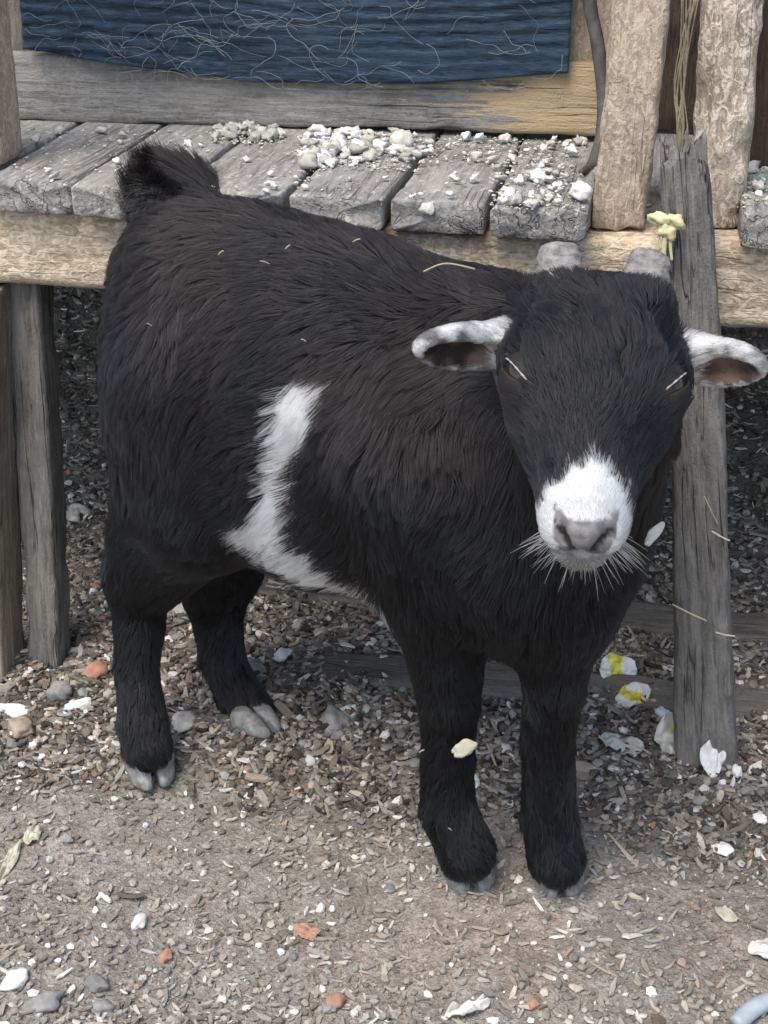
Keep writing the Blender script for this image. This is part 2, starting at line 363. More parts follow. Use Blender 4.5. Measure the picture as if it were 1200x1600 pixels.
scatter('straw', [('straw', 'thin pale straw stem'), ('chip_tan', 'thin tan wood splinter')], 'straw', 'sliver', 90, 0.004, 0.008, 'all', 5, 0.08, 0.3)
scatter('dry_leaf', [('leaf', 'greenish dry leaf scrap'), ('chip', 'dark curled leaf scrap'), ('chip_tan', 'tan curled leaf scrap')], 'leaf', 'leaf', 40, 0.006, 0.0115, 'strip', 6, 0.3)

# ------------------------------------------------------------------ the shed
def board_mesh(name, L, W, T, rc=0.004, seed=0, amp=0.0012, rings=50, taper=1.0, ragged=0.0, bow=0.0, splinter=0.0):
    """a length of timber along local x: rounded section, uneven faces, worn edges, end caps"""
    rc = min(rc, W * 0.45, T * 0.45); pts = []
    nw = max(3, int(W / 0.006)); ntk = max(3, int(T / 0.006))
    def edge(a, b, n): return [(a[0] + (b[0] - a[0]) * i / n, a[1] + (b[1] - a[1]) * i / n) for i in range(1, n)]
    w2, t2 = W / 2, T / 2
    for (cx, cy, a0) in ((w2 - rc, t2 - rc, 0), (-w2 + rc, t2 - rc, 90), (-w2 + rc, -t2 + rc, 180), (w2 - rc, -t2 + rc, 270)):
        arc = [(cx + rc * math.cos(rad(a0 + k * 30)), cy + rc * math.sin(rad(a0 + k * 30))) for k in range(4)]
        if pts: pts += edge(pts[-1], arc[0], nw if a0 in (90, 270) else ntk)
        pts += arc
    pts += edge(pts[-1], pts[0], ntk)
    sec = np.array(pts); m = len(sec); xs = np.linspace(0, L, rings)
    sc = np.linspace(1, taper, rings)
    V = np.zeros((rings, m, 3)); V[..., 0] = xs[:, None]; V[..., 1:] = sec[None] * sc[:, None, None]
    nrm = sec / np.linalg.norm(sec, axis=1, keepdims=True)
    sh = np.array([seed * 3.17, seed * 1.7, seed * 5.1])
    d = amp * (0.6 * fbm(V * np.array([12, 40, 40]) + sh, 3) + 0.6 * fbm(V * np.array([60, 190, 190]) + sh, 2))
    corner = np.minimum(np.abs(np.abs(sec[:, 0]) - w2), 1) + np.abs(np.abs(sec[:, 1]) - t2) < rc * 1.3
    d = d - np.where(corner[None], np.clip(fbm(V * np.array([35, 20, 20]) + sh + 9, 3), 0, 1) * amp * 2.2, 0)
    V[..., 1:] += nrm[None] * d[..., None]
    V[..., 1] += (bow * np.sin(np.pi * xs / L) + amp * 1.5 * np.sin(xs * 9 + seed))[:, None]
    if ragged: V[-1, :, 0] += ragged * fbm(V[-1] * 70 + sh, 2); V[0, :, 0] += ragged * fbm(V[0] * 70 + sh, 2)
    if splinter: V[:, :, 0] += (sstep(0.8, 1.0, xs / L)[:, None]) * splinter * fbm(np.stack([np.zeros(m), sec[:, 0] * 90, sec[:, 1] * 90], -1) + sh, 2)[None]
    Vl = V.reshape(-1, 3).tolist(); Fl = []
    for i in range(rings - 1):
        for j in range(m):
            k = (j + 1) % m; Fl.append((i * m + j, i * m + k, (i + 1) * m + k, (i + 1) * m + j))
    for end, ring in ((0, 0), (1, rings - 1)):
        c = V[ring].mean(0); base = len(Vl)
        for q in (0.94, 0.45):
            for j in range(m):
                p = c + (V[ring, j] - c) * q; p[0] += (0.0012 if end else -0.0012) * (1 if q < 0.9 else 0.8) + 0.0009 * vnoise(p[None] * 240 + sh)[0]; Vl.append(p.tolist())
        Vl.append((c + np.array([0.001 if end else -0.001, 0, 0])).tolist()); cc = len(Vl) - 1
        lo = ring * m
        for j in range(m):
            k = (j + 1) % m
            q = [(lo + j, lo + k, base + k, base + j), (base + j, base + k, base + m + k, base + m + j), (base + m + j, base + m + k, cc)]
            Fl += [t[::-1] if not end else t for t in q] if end == 0 else q
    # sections run counter-clockwise seen from +x
    me = mesh_from(name, np.array(Vl), [tuple(f[::-1]) for f in Fl]); return me
def board(name, parent, p0, p1, W, T, wdir, mat, label=None, **kw):
    p0, p1 = np.asarray(p0, float), np.asarray(p1, float); ex = unit(p1 - p0); ey = np.asarray(wdir, float); ey = unit(ey - ex * (ey @ ex)); ez = np.cross(ex, ey)
    me = board_mesh(name, np.linalg.norm(p1 - p0), W, T, **kw)
    o = link(name, me, M[mat], parent)
    m = Matrix(np.stack([ex, ey, ez], 1).tolist()).to_4x4(); m.translation = Vector(p0) - (parent.location if parent else Vector())
    o.matrix_basis = m
    if label: o['label'] = label
    return o
ZU = np.array([0, 0, 1.0])
shed = thing('raised_shed', SO, 'raised timber shed with plank deck on posts, rough beam and grey rail, behind the goat', 'shed')
# front beam: face at v = 0
board('beam', shed, S(-0.75, 0.034, 0.401), S(1.25, 0.034, 0.403), 0.064, 0.068, ZU, 'beam', rc=0.007, seed=1, amp=0.0016, rings=240)
board('beam', shed, S(-0.75, 0.75, 0.401), S(1.25, 0.75, 0.402), 0.064, 0.068, ZU, 'sill', rc=0.007, seed=2, rings=60)
# lower posts
board('post', shed, S(-0.046, 0.000, -0.05), S(-0.018, 0.014, 0.368), 0.034, 0.052, EU, 'post_brown', rc=0.004, seed=3, rings=70)
board('post', shed, S(-0.004, 0.022, -0.05), S(0.008, 0.036, 0.368), 0.030, 0.034, EU, 'post_grey', rc=0.004, seed=31, rings=70)
gp = board('post', shed, S(0.585, -0.020, -0.05), S(0.5165, -0.022, 0.500), 0.050, 0.038, EU, 'post_grey', 'weathered grey upright with a splintered top, standing in front of the beam', rc=0.005, seed=4, amp=0.0018, rings=120, taper=0.62, splinter=0.03)
board('post', shed, S(1.15, 0.034, -0.05), S(1.15, 0.034, 0.369), 0.06, 0.05, EU, 'post_brown', seed=5, rings=30)
for u in (-0.6, 0.0, 0.6, 1.15): board('post', shed, S(u, 0.75, -0.05), S(u, 0.75, 0.369), 0.05, 0.05, EU, 'sill', seed=6, rings=24)
# deck planks running inwards
edges = [(-0.66, -0.585), (-0.58, -0.505), (-0.498, -0.42), (-0.415, -0.335), (-0.33, -0.245), (-0.24, -0.165), (-0.16, -0.085), (-0.08, -0.005), (0.001, 0.0705), (0.0745, 0.150), (0.154, 0.2345), (0.240, 0.3085), (0.3125, 0.3805), (0.3850, 0.4535), (0.4575, 0.5535), (0.5605, 0.64), (0.645, 0.72), (0.725, 0.80), (0.805, 0.89), (0.895, 0.97), (0.975, 1.05), (1.055, 1.13), (1.135, 1.21)]
rp = RS(5)
for i, (a, b) in enumerate(edges):
    f = -0.015 + rp.uniform(-0.006, 0.005); t = 0.0235 + rp.uniform(-0.0015, 0.0015); tl = rp.uniform(-0.0015, 0.0015)
    if a == 0.4575: f = 0.066
    c = (a + b) / 2; dz = 0.4345 + t / 2 + 0.0025 * (i % 2) * 0.5
    board('plank', shed, S(c, f, dz), S(c + rp.uniform(-0.004, 0.004), 0.86, dz + tl), b - a, t, EU, 'plank', rc=0.0028, seed=20 + i, amp=0.0009, rings=90 if 0 <= i - 7 < 10 else 30, ragged=0.004)
# rail on edge across the deck, uprights, header
board('rail', shed, S(-0.105, 0.212, 0.4885), S(0.47, 0.212, 0.4905), 0.058, 0.022, ZU, 'rail', 'grey rail with a torn patch of fresh tan wood at one end', rc=0.004, seed=60, amp=0.0016, rings=130)
board('upright', shed, S(-0.028, 0.045, 0.461), S(-0.032, 0.045, 1.0), 0.060, 0.05, EU, 'brace', rc=0.006, seed=61, rings=80)
board('upright', shed, S(0.546, 0.05, 0.437), S(0.524, 0.05, 1.0), 0.041, 0.036, EU, 'post_tan', 'rough pale tan upright standing on the beam', rc=0.010, seed=62, amp=0.0028, rings=130, taper=1.08)
board('brace', shed, S(0.4735, 0.028, 0.438), S(0.489, 0.034, 1.0), 0.0385, 0.020, EU, 'brace', 'slanting rough brown board standing on the beam', rc=0.004, seed=63, amp=0.0016, rings=130, ragged=0.006)
board('header', shed, S(-0.12, 0.205, 0.80), S(0.75, 0.205, 0.80), 0.06, 0.03, ZU, 'rail', seed=64, rings=40)
# wall boards behind the cloth and in the neighbouring bay
for i, u in enumerate(np.arange(-0.62, 1.1, 0.105)):
    inner = 0.44 < u < 1.2
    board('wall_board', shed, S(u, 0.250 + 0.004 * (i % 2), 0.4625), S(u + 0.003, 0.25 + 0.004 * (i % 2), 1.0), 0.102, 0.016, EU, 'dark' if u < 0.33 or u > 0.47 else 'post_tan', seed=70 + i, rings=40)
board('wall_board', shed, S(-0.062, 0.218, 0.515), S(-0.066, 0.218, 1.0), 0.05, 0.012, EU, 'post_grey', seed=91, rings=40)
board('wall_board', shed, S(0.437, 0.222, 0.52), S(0.447, 0.222, 1.0), 0.05, 0.014, EU, 'brace', seed=92, rings=40)
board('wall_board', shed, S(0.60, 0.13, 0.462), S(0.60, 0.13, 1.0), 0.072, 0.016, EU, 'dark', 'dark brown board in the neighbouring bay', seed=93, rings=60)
# sill boards lying on the ground under the deck
board('sill', shed, S(-0.25, 0.060, 0.010), S(1.2, 0.066, 0.014), 0.05, 0.026, EV, 'sill', rc=0.004, seed=95, rings=90)
board('sill', shed, S(-0.25, 0.200, 0.011), S(1.2, 0.20, 0.015), 0.05, 0.026, EV, 'sill', rc=0.004, seed=96, rings=90)

# blue cloth hanging from the header
def cloth_mat():
    s = NT('blue_ribbed_cloth'); tc = s.n('ShaderNodeTexCoord'); v = tc.outputs['Object']
    n1 = s.noise(v, 14, 4); n2 = s.noise(s.mapping(v, (30, 30, 240)), 2.0, 4, 0.7, 0.5); n3 = s.noise(v, 900, 2)
    c = s.mix(s.ramp(n1, [(0.35, (0, 0, 0)), (0.65, (1, 1, 1))]), (0.020, 0.031, 0.048), (0.030, 0.052, 0.078))
    c = s.mix(s.math('MULTIPLY', s.ramp(n2, [(0.5, (0, 0, 0)), (0.66, (1, 1, 1))]), 0.5), c, (0.075, 0.105, 0.135))
    c = s.mix(s.math('MULTIPLY', s.ramp(n2, [(0.34, (1, 1, 1)), (0.45, (0, 0, 0))]), 0.85), c, (0.009, 0.013, 0.021))
    s.bump(s.math('ADD', n2, s.math('MULTIPLY', n3, 0.5)), 0.6, 0.002)
    return s.done(c, 0.95, 0.1)
M['cloth'] = cloth_mat()
cu = np.linspace(-0.046, 0.4195, 200); cz = np.linspace(0, 1, 130)
bot = np.interp(cu, [-0.046, 0.02, 0.157, 0.30, 0.42], [0.521, 0.5125, 0.4995, 0.5035, 0.5155])
A, B = np.meshgrid(cu, cz, indexing='ij'); Zc = bot[:, None] + B * (0.815 - bot)[:, None]
pp = np.stack([A, np.zeros_like(A), Zc], -1)
rib = np.sin((Zc - 0.35 * (bot[:, None] - 0.51)) * 2 * np.pi / 0.0105 + 3.2 * fbm(pp * np.array([9, 1, 14]), 3))
vd = 0.195 - 0.0014 * rib * (0.5 + 0.5 * np.clip(fbm(pp * np.array([6, 1, 25]) + 4, 2) + 0.6, 0, 1.2)) - 0.004 * fbm(pp * np.array([12, 1, 9]) + 2, 3) - 0.004
base = S(0.19, 0.195, 0.50)
Vw = SO + A[..., None] * EU + vd[..., None] * EV + Zc[..., None] * ZU
n1, n2 = A.shape
def sheet(Vg, th, nrm):
    n1, n2 = Vg.shape[:2]; idx = np.arange(n1 * n2).reshape(n1, n2); q = np.stack([idx[:-1, :-1], idx[1:, :-1], idx[1:, 1:], idx[:-1, 1:]], -1).reshape(-1, 4)
    V2 = Vg + nrm * th; rim = np.concatenate([idx[:, 0], idx[-1, 1:], idx[-2::-1, -1], idx[0, -2:0:-1]]); o = n1 * n2
    rq = np.stack([rim, np.roll(rim, -1), np.roll(rim, -1) + o, rim + o], -1)[:, ::-1]
    return np.concatenate([Vg.reshape(-1, 3), V2.reshape(-1, 3)]), np.concatenate([q, q[:, ::-1] + o, rq])
cv, cf = sheet(Vw - base, 0.002, EV)
cloth = tag(link('cloth', mesh_from('cloth', cv, cf), M['cloth'], None, base), 'dark blue ribbed cloth hanging over the grey rail of the shed', 'cloth')
def tube(pts, r, n=8, name='tube', taper=None):
    pts = np.asarray(pts, float); T = np.gradient(pts, axis=0); T /= np.linalg.norm(T, axis=1, keepdims=True)
    up = np.array([0.3, 0.5, 0.81]); rr = np.full(len(pts), r) if taper is None else np.asarray(taper) * r
    a = np.cross(T, up); a /= np.linalg.norm(a, axis=1, keepdims=True); b = np.cross(T, a)
    th = np.arange(n) * 2 * np.pi / n
    V = pts[:, None] + rr[:, None, None] * (np.cos(th)[None, :, None] * a[:, None] + np.sin(th)[None, :, None] * b[:, None])
    m = len(pts); Fl = [(i * n + j, i * n + (j + 1) % n, (i + 1) * n + (j + 1) % n, (i + 1) * n + j) for i in range(m - 1) for j in range(n)]
    Fl += [tuple(range(n))[::-1], tuple((m - 1) * n + np.arange(n))]
    return V.reshape(-1, 3), [tuple(int(x) for x in f) for f in Fl]
def smooth_path(P, n=60):
    P = np.asarray(P, float); t = np.linspace(0, len(P) - 1, n); o = []
    for x in t:
        i = min(int(x), len(P) - 2); f = x - i; p0, p1, p2, p3 = P[max(i - 1, 0)], P[i], P[i + 1], P[min(i + 2, len(P) - 1)]
        o.append(0.5 * ((2 * p1) + (p2 - p0) * f + (2 * p0 - 5 * p1 + 4 * p2 - p3) * f * f + (3 * p1 - p0 - 3 * p2 + p3) * f ** 3))
    return np.array(o)
# cobweb-like loose threads on the cloth
rt = RS(9); tv, tf, o_ = [], [], 0
for k in range(120):
    u0 = np.clip(rt.normal(0.15, 0.075) if k < 70 else rt.uniform(-0.02, 0.4), -0.03, 0.40); z0 = rt.uniform(0.503, 0.575); P = [(u0, z0)]; ang = rt.uniform(-0.6, 0.6) + (np.pi if rt.rand() < 0.5 else 0)
    for q in range(rt.randint(4, 8)):
        ang += rt.normal(0, 0.55); P.append((P[-1][0] + 0.008 * np.cos(ang), P[-1][1] + 0.006 * np.sin(ang)))
    pts = smooth_path([S(np.clip(u, -0.04, 0.415), 0.1825 - rt.uniform(0, 0.003), max(z, 0.497)) for u, z in P], 16)
    v_, f_ = tube(pts, rt.uniform(0.0001, 0.00026), 4); tv.append(v_ - base); tf += [tuple(i + o_ for i in f) for f in f_]; o_ += len(v_)
M['thread'] = plain('pale_thread', (0.24, 0.26, 0.27), (0.14, 0.16, 0.18), 100, rnd=0)
tag(link('loose_threads', mesh_from('loose_threads', np.concatenate(tv), tf), M['thread'], cloth), 'pale tangled loose threads clinging to the cloth', kind='stuff')

# dark rubber strap hanging beside the rail
pts = smooth_path([on_v(905, -160, 0.19), on_v(921, 0, 0.185), on_v(934, 70, 0.18), on_v(943, 150, 0.175), on_v(940, 215, 0.16), on_v(926, 258, 0.13), on_z(908, 268, 0.4625)], 60)
v_, f_ = tube(pts, 0.0055, 10, taper=np.concatenate([np.ones(48), np.linspace(1, 0.35, 12)])); bs = pts[-1]; strap = tag(link('rubber_strap', mesh_from('rubber_strap', v_ - bs, f_), M['rubber'], None, bs), 'dark rubber strap hanging between the cloth and the slanting board', 'strap')
# dried yellow resin and frayed cord on the splintered upright
def lump_at(name, p, size, mat, label, cat, seed, flat=0.7, jag=0.3, long=1.0, rot=(0, 0, 0), parent=None):
    v_, f_ = lump(seed, flat, jag, True, long); o = link(name, mesh_from(name, v_ * size, f_), M[mat], parent, p); o.rotation_euler = rot
    return tag(o, label, cat)
rb = S(0.5095, -0.046, 0.459); res = bpy.data.objects.new('dried_resin', None); col.objects.link(res); res.location = rb; tag(res, 'dried yellow resin blob with drips on the splintered grey upright', 'resin')
for (dx, dz, s_, k) in ((-0.004, 0.002, 0.015, 1), (0.007, 0.001, 0.012, 2), (0.001, -0.005, 0.013, 3)):
    v_, f_ = lump(700 + k, 0.6, 0.35, True, 1.1); link('blob', mesh_from('blob', v_ * s_, f_), M['resin'], res, tuple(EU * dx + ZU * dz)).rotation_euler = (1.35, 0.3 * k, SA)
for k, (dx, ln, rr) in enumerate(((0.001, 0.036, 0.0024), (0.005, 0.026, 0.0016), (-0.003, 0.018, 0.0013))):
    pts = smooth_path([EU * dx, EU * (dx - 0.001) - ZU * ln * 0.5, EU * (dx + 0.001) - ZU * ln], 14); v_, f_ = tube(pts, rr, 7, taper=np.linspace(1, 0.6, 14)); link('drip', mesh_from('drip', v_, f_), M['resin'], res)
cb = S(0.512, -0.005, 0.495); cord = thing('frayed_cord', cb, 'frayed dry fibre cord wedged between the slanting board and the tan upright', 'cord')
rc_ = RS(3)
for k in range(8):
    pts = smooth_path([S(0.5135 + rc_.uniform(-0.006, 0.006), 0.012, 0.60), S(0.512 + rc_.uniform(-0.005, 0.005), 0.008, 0.545), S(0.5145 + rc_.uniform(-0.005, 0.005), 0.0, 0.515), S(0.518 + rc_.uniform(-0.005, 0.005), -0.008, 0.488)], 24)
    v_, f_ = tube(pts - cb, rc_.uniform(0.0003, 0.0009), 6, taper=1 + 0.25 * np.sin(np.arange(24) * 1.3 + k)); link('strand', mesh_from('strand', v_, f_), M['fibre'], cord)

# pale crumbs on the deck
DECK = 0.4605
rc = RS(21)
def crumbs(n, boxes, s0, s1, words, mats, group):
    for i in range(n):
        x0, x1, y0, y1 = boxes[rc.randint(0, len(boxes))]
        p = on_z(rc.uniform(x0, x1), rc.uniform(y0, y1), DECK); s = s0 + (s1 - s0) * rc.rand() ** 1.7
        if (p - SO) @ EV > 0.196: p = p - EV * ((p - SO) @ EV - 0.192 + rc.uniform(0, 0.02))
        o = bpy.data.objects.new('lime_crumb', piece_mesh('crumb', rc.randint(0, 6), mats[rc.randint(0, len(mats))])); col.objects.link(o)
        o.scale = (s * rc.uniform(0.8, 1.4), s, s * rc.uniform(0.6, 1.0)); o.location = p + ZU * s * rc.uniform(0.15, 0.4); o.rotation_euler = (rc.uniform(-.5, .5), rc.uniform(-.5, .5), rc.uniform(0, 6.28))
        tag(o, words, 'crumb', group)
crumbs(50, [(335, 445, 200, 222), (345, 430, 203, 216)], 0.005, 0.012, 'cream lime crumb heaped against the rail on the shed deck, in the smaller heap', ['crumb'], 'cream crumbs of the smaller heap')
crumbs(140, [(470, 640, 205, 255), (500, 630, 205, 240), (465, 560, 225, 262)], 0.004, 0.014, 'whitish lime crumb in the broad heap along the rail on the shed deck', ['crumb', 'white'], 'whitish crumbs of the broad heap')
crumbs(110, [(770, 915, 215, 320), (780, 905, 270, 325), (640, 780, 205, 260)], 0.003, 0.011, 'pale lime crumb scattered on the deck beside the slanting board', ['crumb', 'white', 'pale'], 'pale crumbs beside the slanting board')
crumbs(55, [(20, 330, 200, 285), (330, 620, 225, 300), (600, 760, 250, 315)], 0.003, 0.008, 'small pale crumb lying singly on the grey deck planks', ['crumb', 'white', 'pale'], 'single crumbs on the deck planks')
crumbs(14, [(1150, 1198, 262, 320)], 0.004, 0.011, 'white lime crumb on the deck beside the dark brown board', ['white', 'crumb'], 'white crumbs beside the dark board')
nd = 2600; ru = rc.rand(nd); bxs = np.array([(335, 445, 203, 226), (465, 640, 208, 268), (765, 915, 212, 328), (640, 770, 205, 250), (20, 620, 205, 300), (1150, 1200, 262, 325)]); wh = rc.choice(6, nd, p=[0.14, 0.34, 0.26, 0.1, 0.12, 0.04])
dp = np.array([on_z(bxs[q][0] + (bxs[q][1] - bxs[q][0]) * rc.rand(), bxs[q][2] + (bxs[q][3] - bxs[q][2]) * rc.rand() ** 1.4, DECK - 0.0004) for q in wh]); dp = dp[((dp - SO) @ EV) < 0.199]; dsz = 0.0009 + 0.0028 * rc.rand(len(dp)) ** 2
dv, df = lump(77, 0.5, 0.3); Rm = rotm(rc, len(dp), 0.3); q_ = np.einsum('nij,vj->nvi', Rm, dv) * dsz[:, None, None] + dp[:, None, :] + ZU * (dsz * 0.2)[:, None, None]
dme = mesh_from('lime_dust', q_.reshape(-1, 3), (df[None] + (np.arange(len(dp)) * len(dv))[:, None, None]).reshape(-1, 3), False); set_col(dme, 'Col', np.repeat(np.array([[0.50, 0.48, 0.42]]) * rc.uniform(0.45, 1.2, (len(dp), 1)), len(dv), 0))
tag(link('lime_dust', dme, M['litter']), 'fine pale grit and dust strewn over the deck planks', 'grit', kind='stuff')
lump_at('lime_lump', on_z(908, 298, DECK + 0.006), 0.015, 'white', 'large white lime lump at the end of the deck beside the slanting board', 'lump', 811, 0.8, 0.3)
lump_at('lime_lump', on_z(628, 222, DECK + 0.006), 0.019, 'crumb', 'largest round cream lime lump standing up against the rail', 'lump', 812, 0.9, 0.3)
lump_at('lime_lump', on_v(668, 326, -0.017), 0.010, 'crumb', 'cream crumb stuck to the front end of a deck plank', 'lump', 813, 0.5, 0.3, rot=(1.4, 0, 0))

# ------------------------------------------------------------------ the goat
# distance-field modelling: rounded cones and ellipsoids, smoothly blended into one continuous skin
class Prim:
    pass
PR = []
def _mk(kind, **kw):
    p = Prim(); p.kind = kind; p.k = 0.03; p.dir = np.array([0, 0, -1.0]); p.len = 0.016; p.lift = 0.35; p.reg = 'body'; p.sub = False; p.dens = 1.0
    for a, b in kw.items(): setattr(p, a, b)
    PR.append(p); return p
def cone(a, b, ra, rb, **kw): return _mk('cone', a=np.asarray(a, float), b=np.asarray(b, float), ra=ra, rb=rb, **kw)
def ell(c, rads, fwd=None, B=None, **kw):
    if B is None:
        f = unit(fwd); l = unit(np.cross([0, 0, 1.0], f)); B = np.stack([f, l, np.cross(f, l)])
    return _mk('ell', c=np.asarray(c, float), r=np.asarray(rads, float), B=np.asarray(B, float), **kw)
def sdf(p, X):
    if p.kind == 'ell':
        q = (X - p.c) @ p.B.T; k0 = np.linalg.norm(q / p.r, axis=-1); k1 = np.linalg.norm(q / (p.r * p.r), axis=-1) + 1e-9
        return k0 * (k0 - 1) / k1
    ba = p.b - p.a; l2 = ba @ ba; rr = p.ra - p.rb; a2 = l2 - rr * rr; il2 = 1 / l2
    pa = X - p.a; y = pa @ ba; z = y - l2
    t = pa * l2 - y[..., None] * ba; x2 = np.einsum('...i,...i', t, t); y2 = y * y * l2; z2 = z * z * l2
    k = np.sign(rr) * rr * rr * x2
    d = (np.sqrt(np.maximum(x2 * a2 * il2, 0)) + y * rr) * il2 - p.ra
    d = np.where(np.sign(z) * a2 * z2 > k, np.sqrt(x2 + z2) * il2 - p.rb, d)
    d = np.where(np.sign(y) * a2 * y2 < k, np.sqrt(x2 + y2) * il2 - p.ra, d)
    return d
def bbox(p, m):
    if p.kind == 'ell': e = np.abs(p.B.T * p.r).sum(1); return p.c - e - m, p.c + e + m
    r_ = max(p.ra, p.rb) + m; return np.minimum(p.a, p.b) - r_, np.maximum(p.a, p.b) + r_
def smin(a, b, k): h = np.maximum(k - np.abs(a - b), 0) / k; return np.minimum(a, b) - h * h * k * 0.25
def surface(prims, h, lo, hi, post=None):
    """surface nets over the blended field"""
    n = np.ceil((hi - lo) / h).astype(int) + 1
    Fd = np.full(n, 0.2, np.float32); ax = [lo[i] + h * np.arange(n[i]) for i in range(3)]
    for p in prims:
        b0, b1 = bbox(p, p.k + 0.015)
        i0 = np.clip(np.floor((b0 - lo) / h).astype(int), 0, n - 1); i1 = np.clip(np.ceil((b1 - lo) / h).astype(int) + 1, 1, n)
        if np.any(i1 <= i0): continue
        g = np.stack(np.meshgrid(*[ax[i][i0[i]:i1[i]] for i in range(3)], indexing='ij'), -1)
        d = sdf(p, g); s_ = tuple(slice(i0[i], i1[i]) for i in range(3))
        Fd[s_] = -smin(-Fd[s_], d, p.k) if p.sub else smin(Fd[s_], d, p.k)
    if post is not None: Fd = post(Fd, ax)
    ins = Fd < 0
    c8 = [(a, b, c) for a in (0, 1) for b in (0, 1) for c in (0, 1)]
    sub = lambda A, o: A[o[0]:n[0] - 1 + o[0], o[1]:n[1] - 1 + o[1], o[2]:n[2] - 1 + o[2]]
    cnt = sum(sub(ins, o).astype(np.int8) for o in c8); act = (cnt > 0) & (cnt < 8)
    I = np.argwhere(act); vid = np.full(act.shape, -1, np.int64); vid[act] = np.arange(len(I))
    acc = np.zeros((len(I), 3)); num = np.zeros(len(I))
    for o in c8:
        for d in range(3):
            if o[d]: continue
            o2 = list(o); o2[d] = 1
            va = Fd[I[:, 0] + o[0], I[:, 1] + o[1], I[:, 2] + o[2]].astype(float); vb = Fd[I[:, 0] + o2[0], I[:, 1] + o2[1], I[:, 2] + o2[2]].astype(float)
            m = (va < 0) != (vb < 0); t = np.where(m, va / np.where(m, va - vb, 1), 0)
            pt = np.tile(np.array(o, float), (len(I), 1)); pt[:, d] += t
            acc += pt * m[:, None]; num += m
    V = lo + h * (I + acc / num[:, None]); Q = []
    for d in range(3):
        e, f = (d + 1) % 3, (d + 2) % 3
        sl = [slice(None)] * 3; sl[d] = slice(0, n[d] - 1); sl[e] = slice(1, n[e] - 1); sl[f] = slice(1, n[f] - 1)
        s2 = list(sl); s2[d] = slice(1, n[d]); A = ins[tuple(sl)]; Bq = ins[tuple(s2)]
        J = np.argwhere(A != Bq); fl = A[tuple(J.T)]; J = J + np.array([s.start for s in sl]) if len(J) else J
        def cell(de, df): K = J.copy(); K[:, e] += de; K[:, f] += df; return vid[tuple(K.T)]
        q = np.stack([cell(-1, -1), cell(0, -1), cell(0, 0), cell(-1, 0)], -1); q[~fl] = q[~fl][:, ::-1]; Q.append(q)
    return V, np.concatenate(Q)

DN = np.array([0, 0, -1.0])
FB = np.array([0.82, -0.57, 0.0]); LB = np.array([0.57, 0.82, 0.0])       # rear body: forward, left
FC = unit([0.52, -0.85, 0]); LC = np.array([0.85, 0.52, 0])                # chest turned towards the viewer
PV = np.array([-0.150, 1.115, 0]); QC = np.array([0.088, 0.980, 0])
def gp_(a, b, z): return PV + FB * a + LB * b + ZU * z
def gq(a, b, z): return QC + FC * a + LC * b + ZU * z
back = unit(-FB - 0.35 * ZU); flank = unit(-0.7 * FB - ZU * 0.75)
# trunk
ell(gp_(0.130, 0.0, 0.346), (0.150, 0.076, 0.098), FB, dir=flank, len=0.020, k=0.035)
ell(gp_(0.030, 0.004, 0.388), (0.076, 0.060, 0.070), FB, dir=unit(-0.55 * FB - ZU), len=0.020, k=0.035)
ell(gp_(0.085, 0.0, 0.410), (0.105, 0.042, 0.052), FB, dir=unit(-FB - 0.4 * ZU), len=0.018, k=0.035)
ell(gp_(0.185, 0.0, 0.402), (0.100, 0.040, 0.050), FB, dir=unit(-FB - 0.4 * ZU), len=0.018, k=0.035)
ell(gp_(0.145, -0.005, 0.275), (0.105, 0.070, 0.062), FB, dir=flank, len=0.022, k=0.035)
ell(gq(-0.01, 0.0, 0.318), (0.085, 0.078, 0.095), FC, dir=unit(-0.35 * FB - ZU), len=0.024, k=0.035)
ell(gq(-0.05, 0.0, 0.377), (0.095, 0.044, 0.052), FC, dir=unit(-FB - 0.3 * ZU), len=0.018, k=0.035)
ell(gq(0.035, -0.010, 0.278), (0.050, 0.056, 0.064), FC, dir=DN, len=0.032, k=0.035)
# neck and throat
HC = Cv + ray(926, 606) * 0.925
cone(gq(-0.02, 0.0, 0.360), HC + np.array([0.0, 0.055, -0.005]), 0.062, 0.046, dir=unit([0, 0.3, -1]), len=0.022, k=0.035)
cone(gq(0.03, 0.004, 0.31), HC + np.array([0.012, 0.035, -0.035]), 0.058, 0.040, dir=DN, len=0.026, k=0.035)
# forelegs
def leg(pts, rr, ln=0.013, first=None, ks=0.005):
    for i in range(len(pts) - 1):
        d = unit(pts[i + 1] - pts[i])
        cone(pts[i], pts[i + 1], rr[i], rr[i + 1], dir=unit(d + 0.1 * np.array([0, 1, 0])), len=(first if i == 0 and first else ln if i < len(pts) - 2 else ln * 0.85), k=0.035 if i == 0 else 0.014 if i == 1 else ks, reg='leg', lift=0.42)
sh_r = gq(-0.01, -0.062, 0.335); sh_l = gq(-0.015, 0.062, 0.335)
kr = on_y(702, 1090, 0.945); fr = on_y(700, 1262, 0.948); pr = on_y(728, 1330, 0.938)
leg([sh_r, on_y(690, 905, 0.957), kr, on_y(700, 1180, 0.95), fr, pr], [0.056, 0.036, 0.0185, 0.0155, 0.0170, 0.0185], first=0.026)
kl = on_y(866, 1066, 0.930); fl = on_y(858, 1275, 0.938); pl = on_y(868, 1340, 0.930)
leg([sh_l, on_y(862, 930, 0.945), kl, on_y(856, 1160, 0.937), fl, pl], [0.056, 0.036, 0.0185, 0.0155, 0.0170, 0.0185], first=0.026)
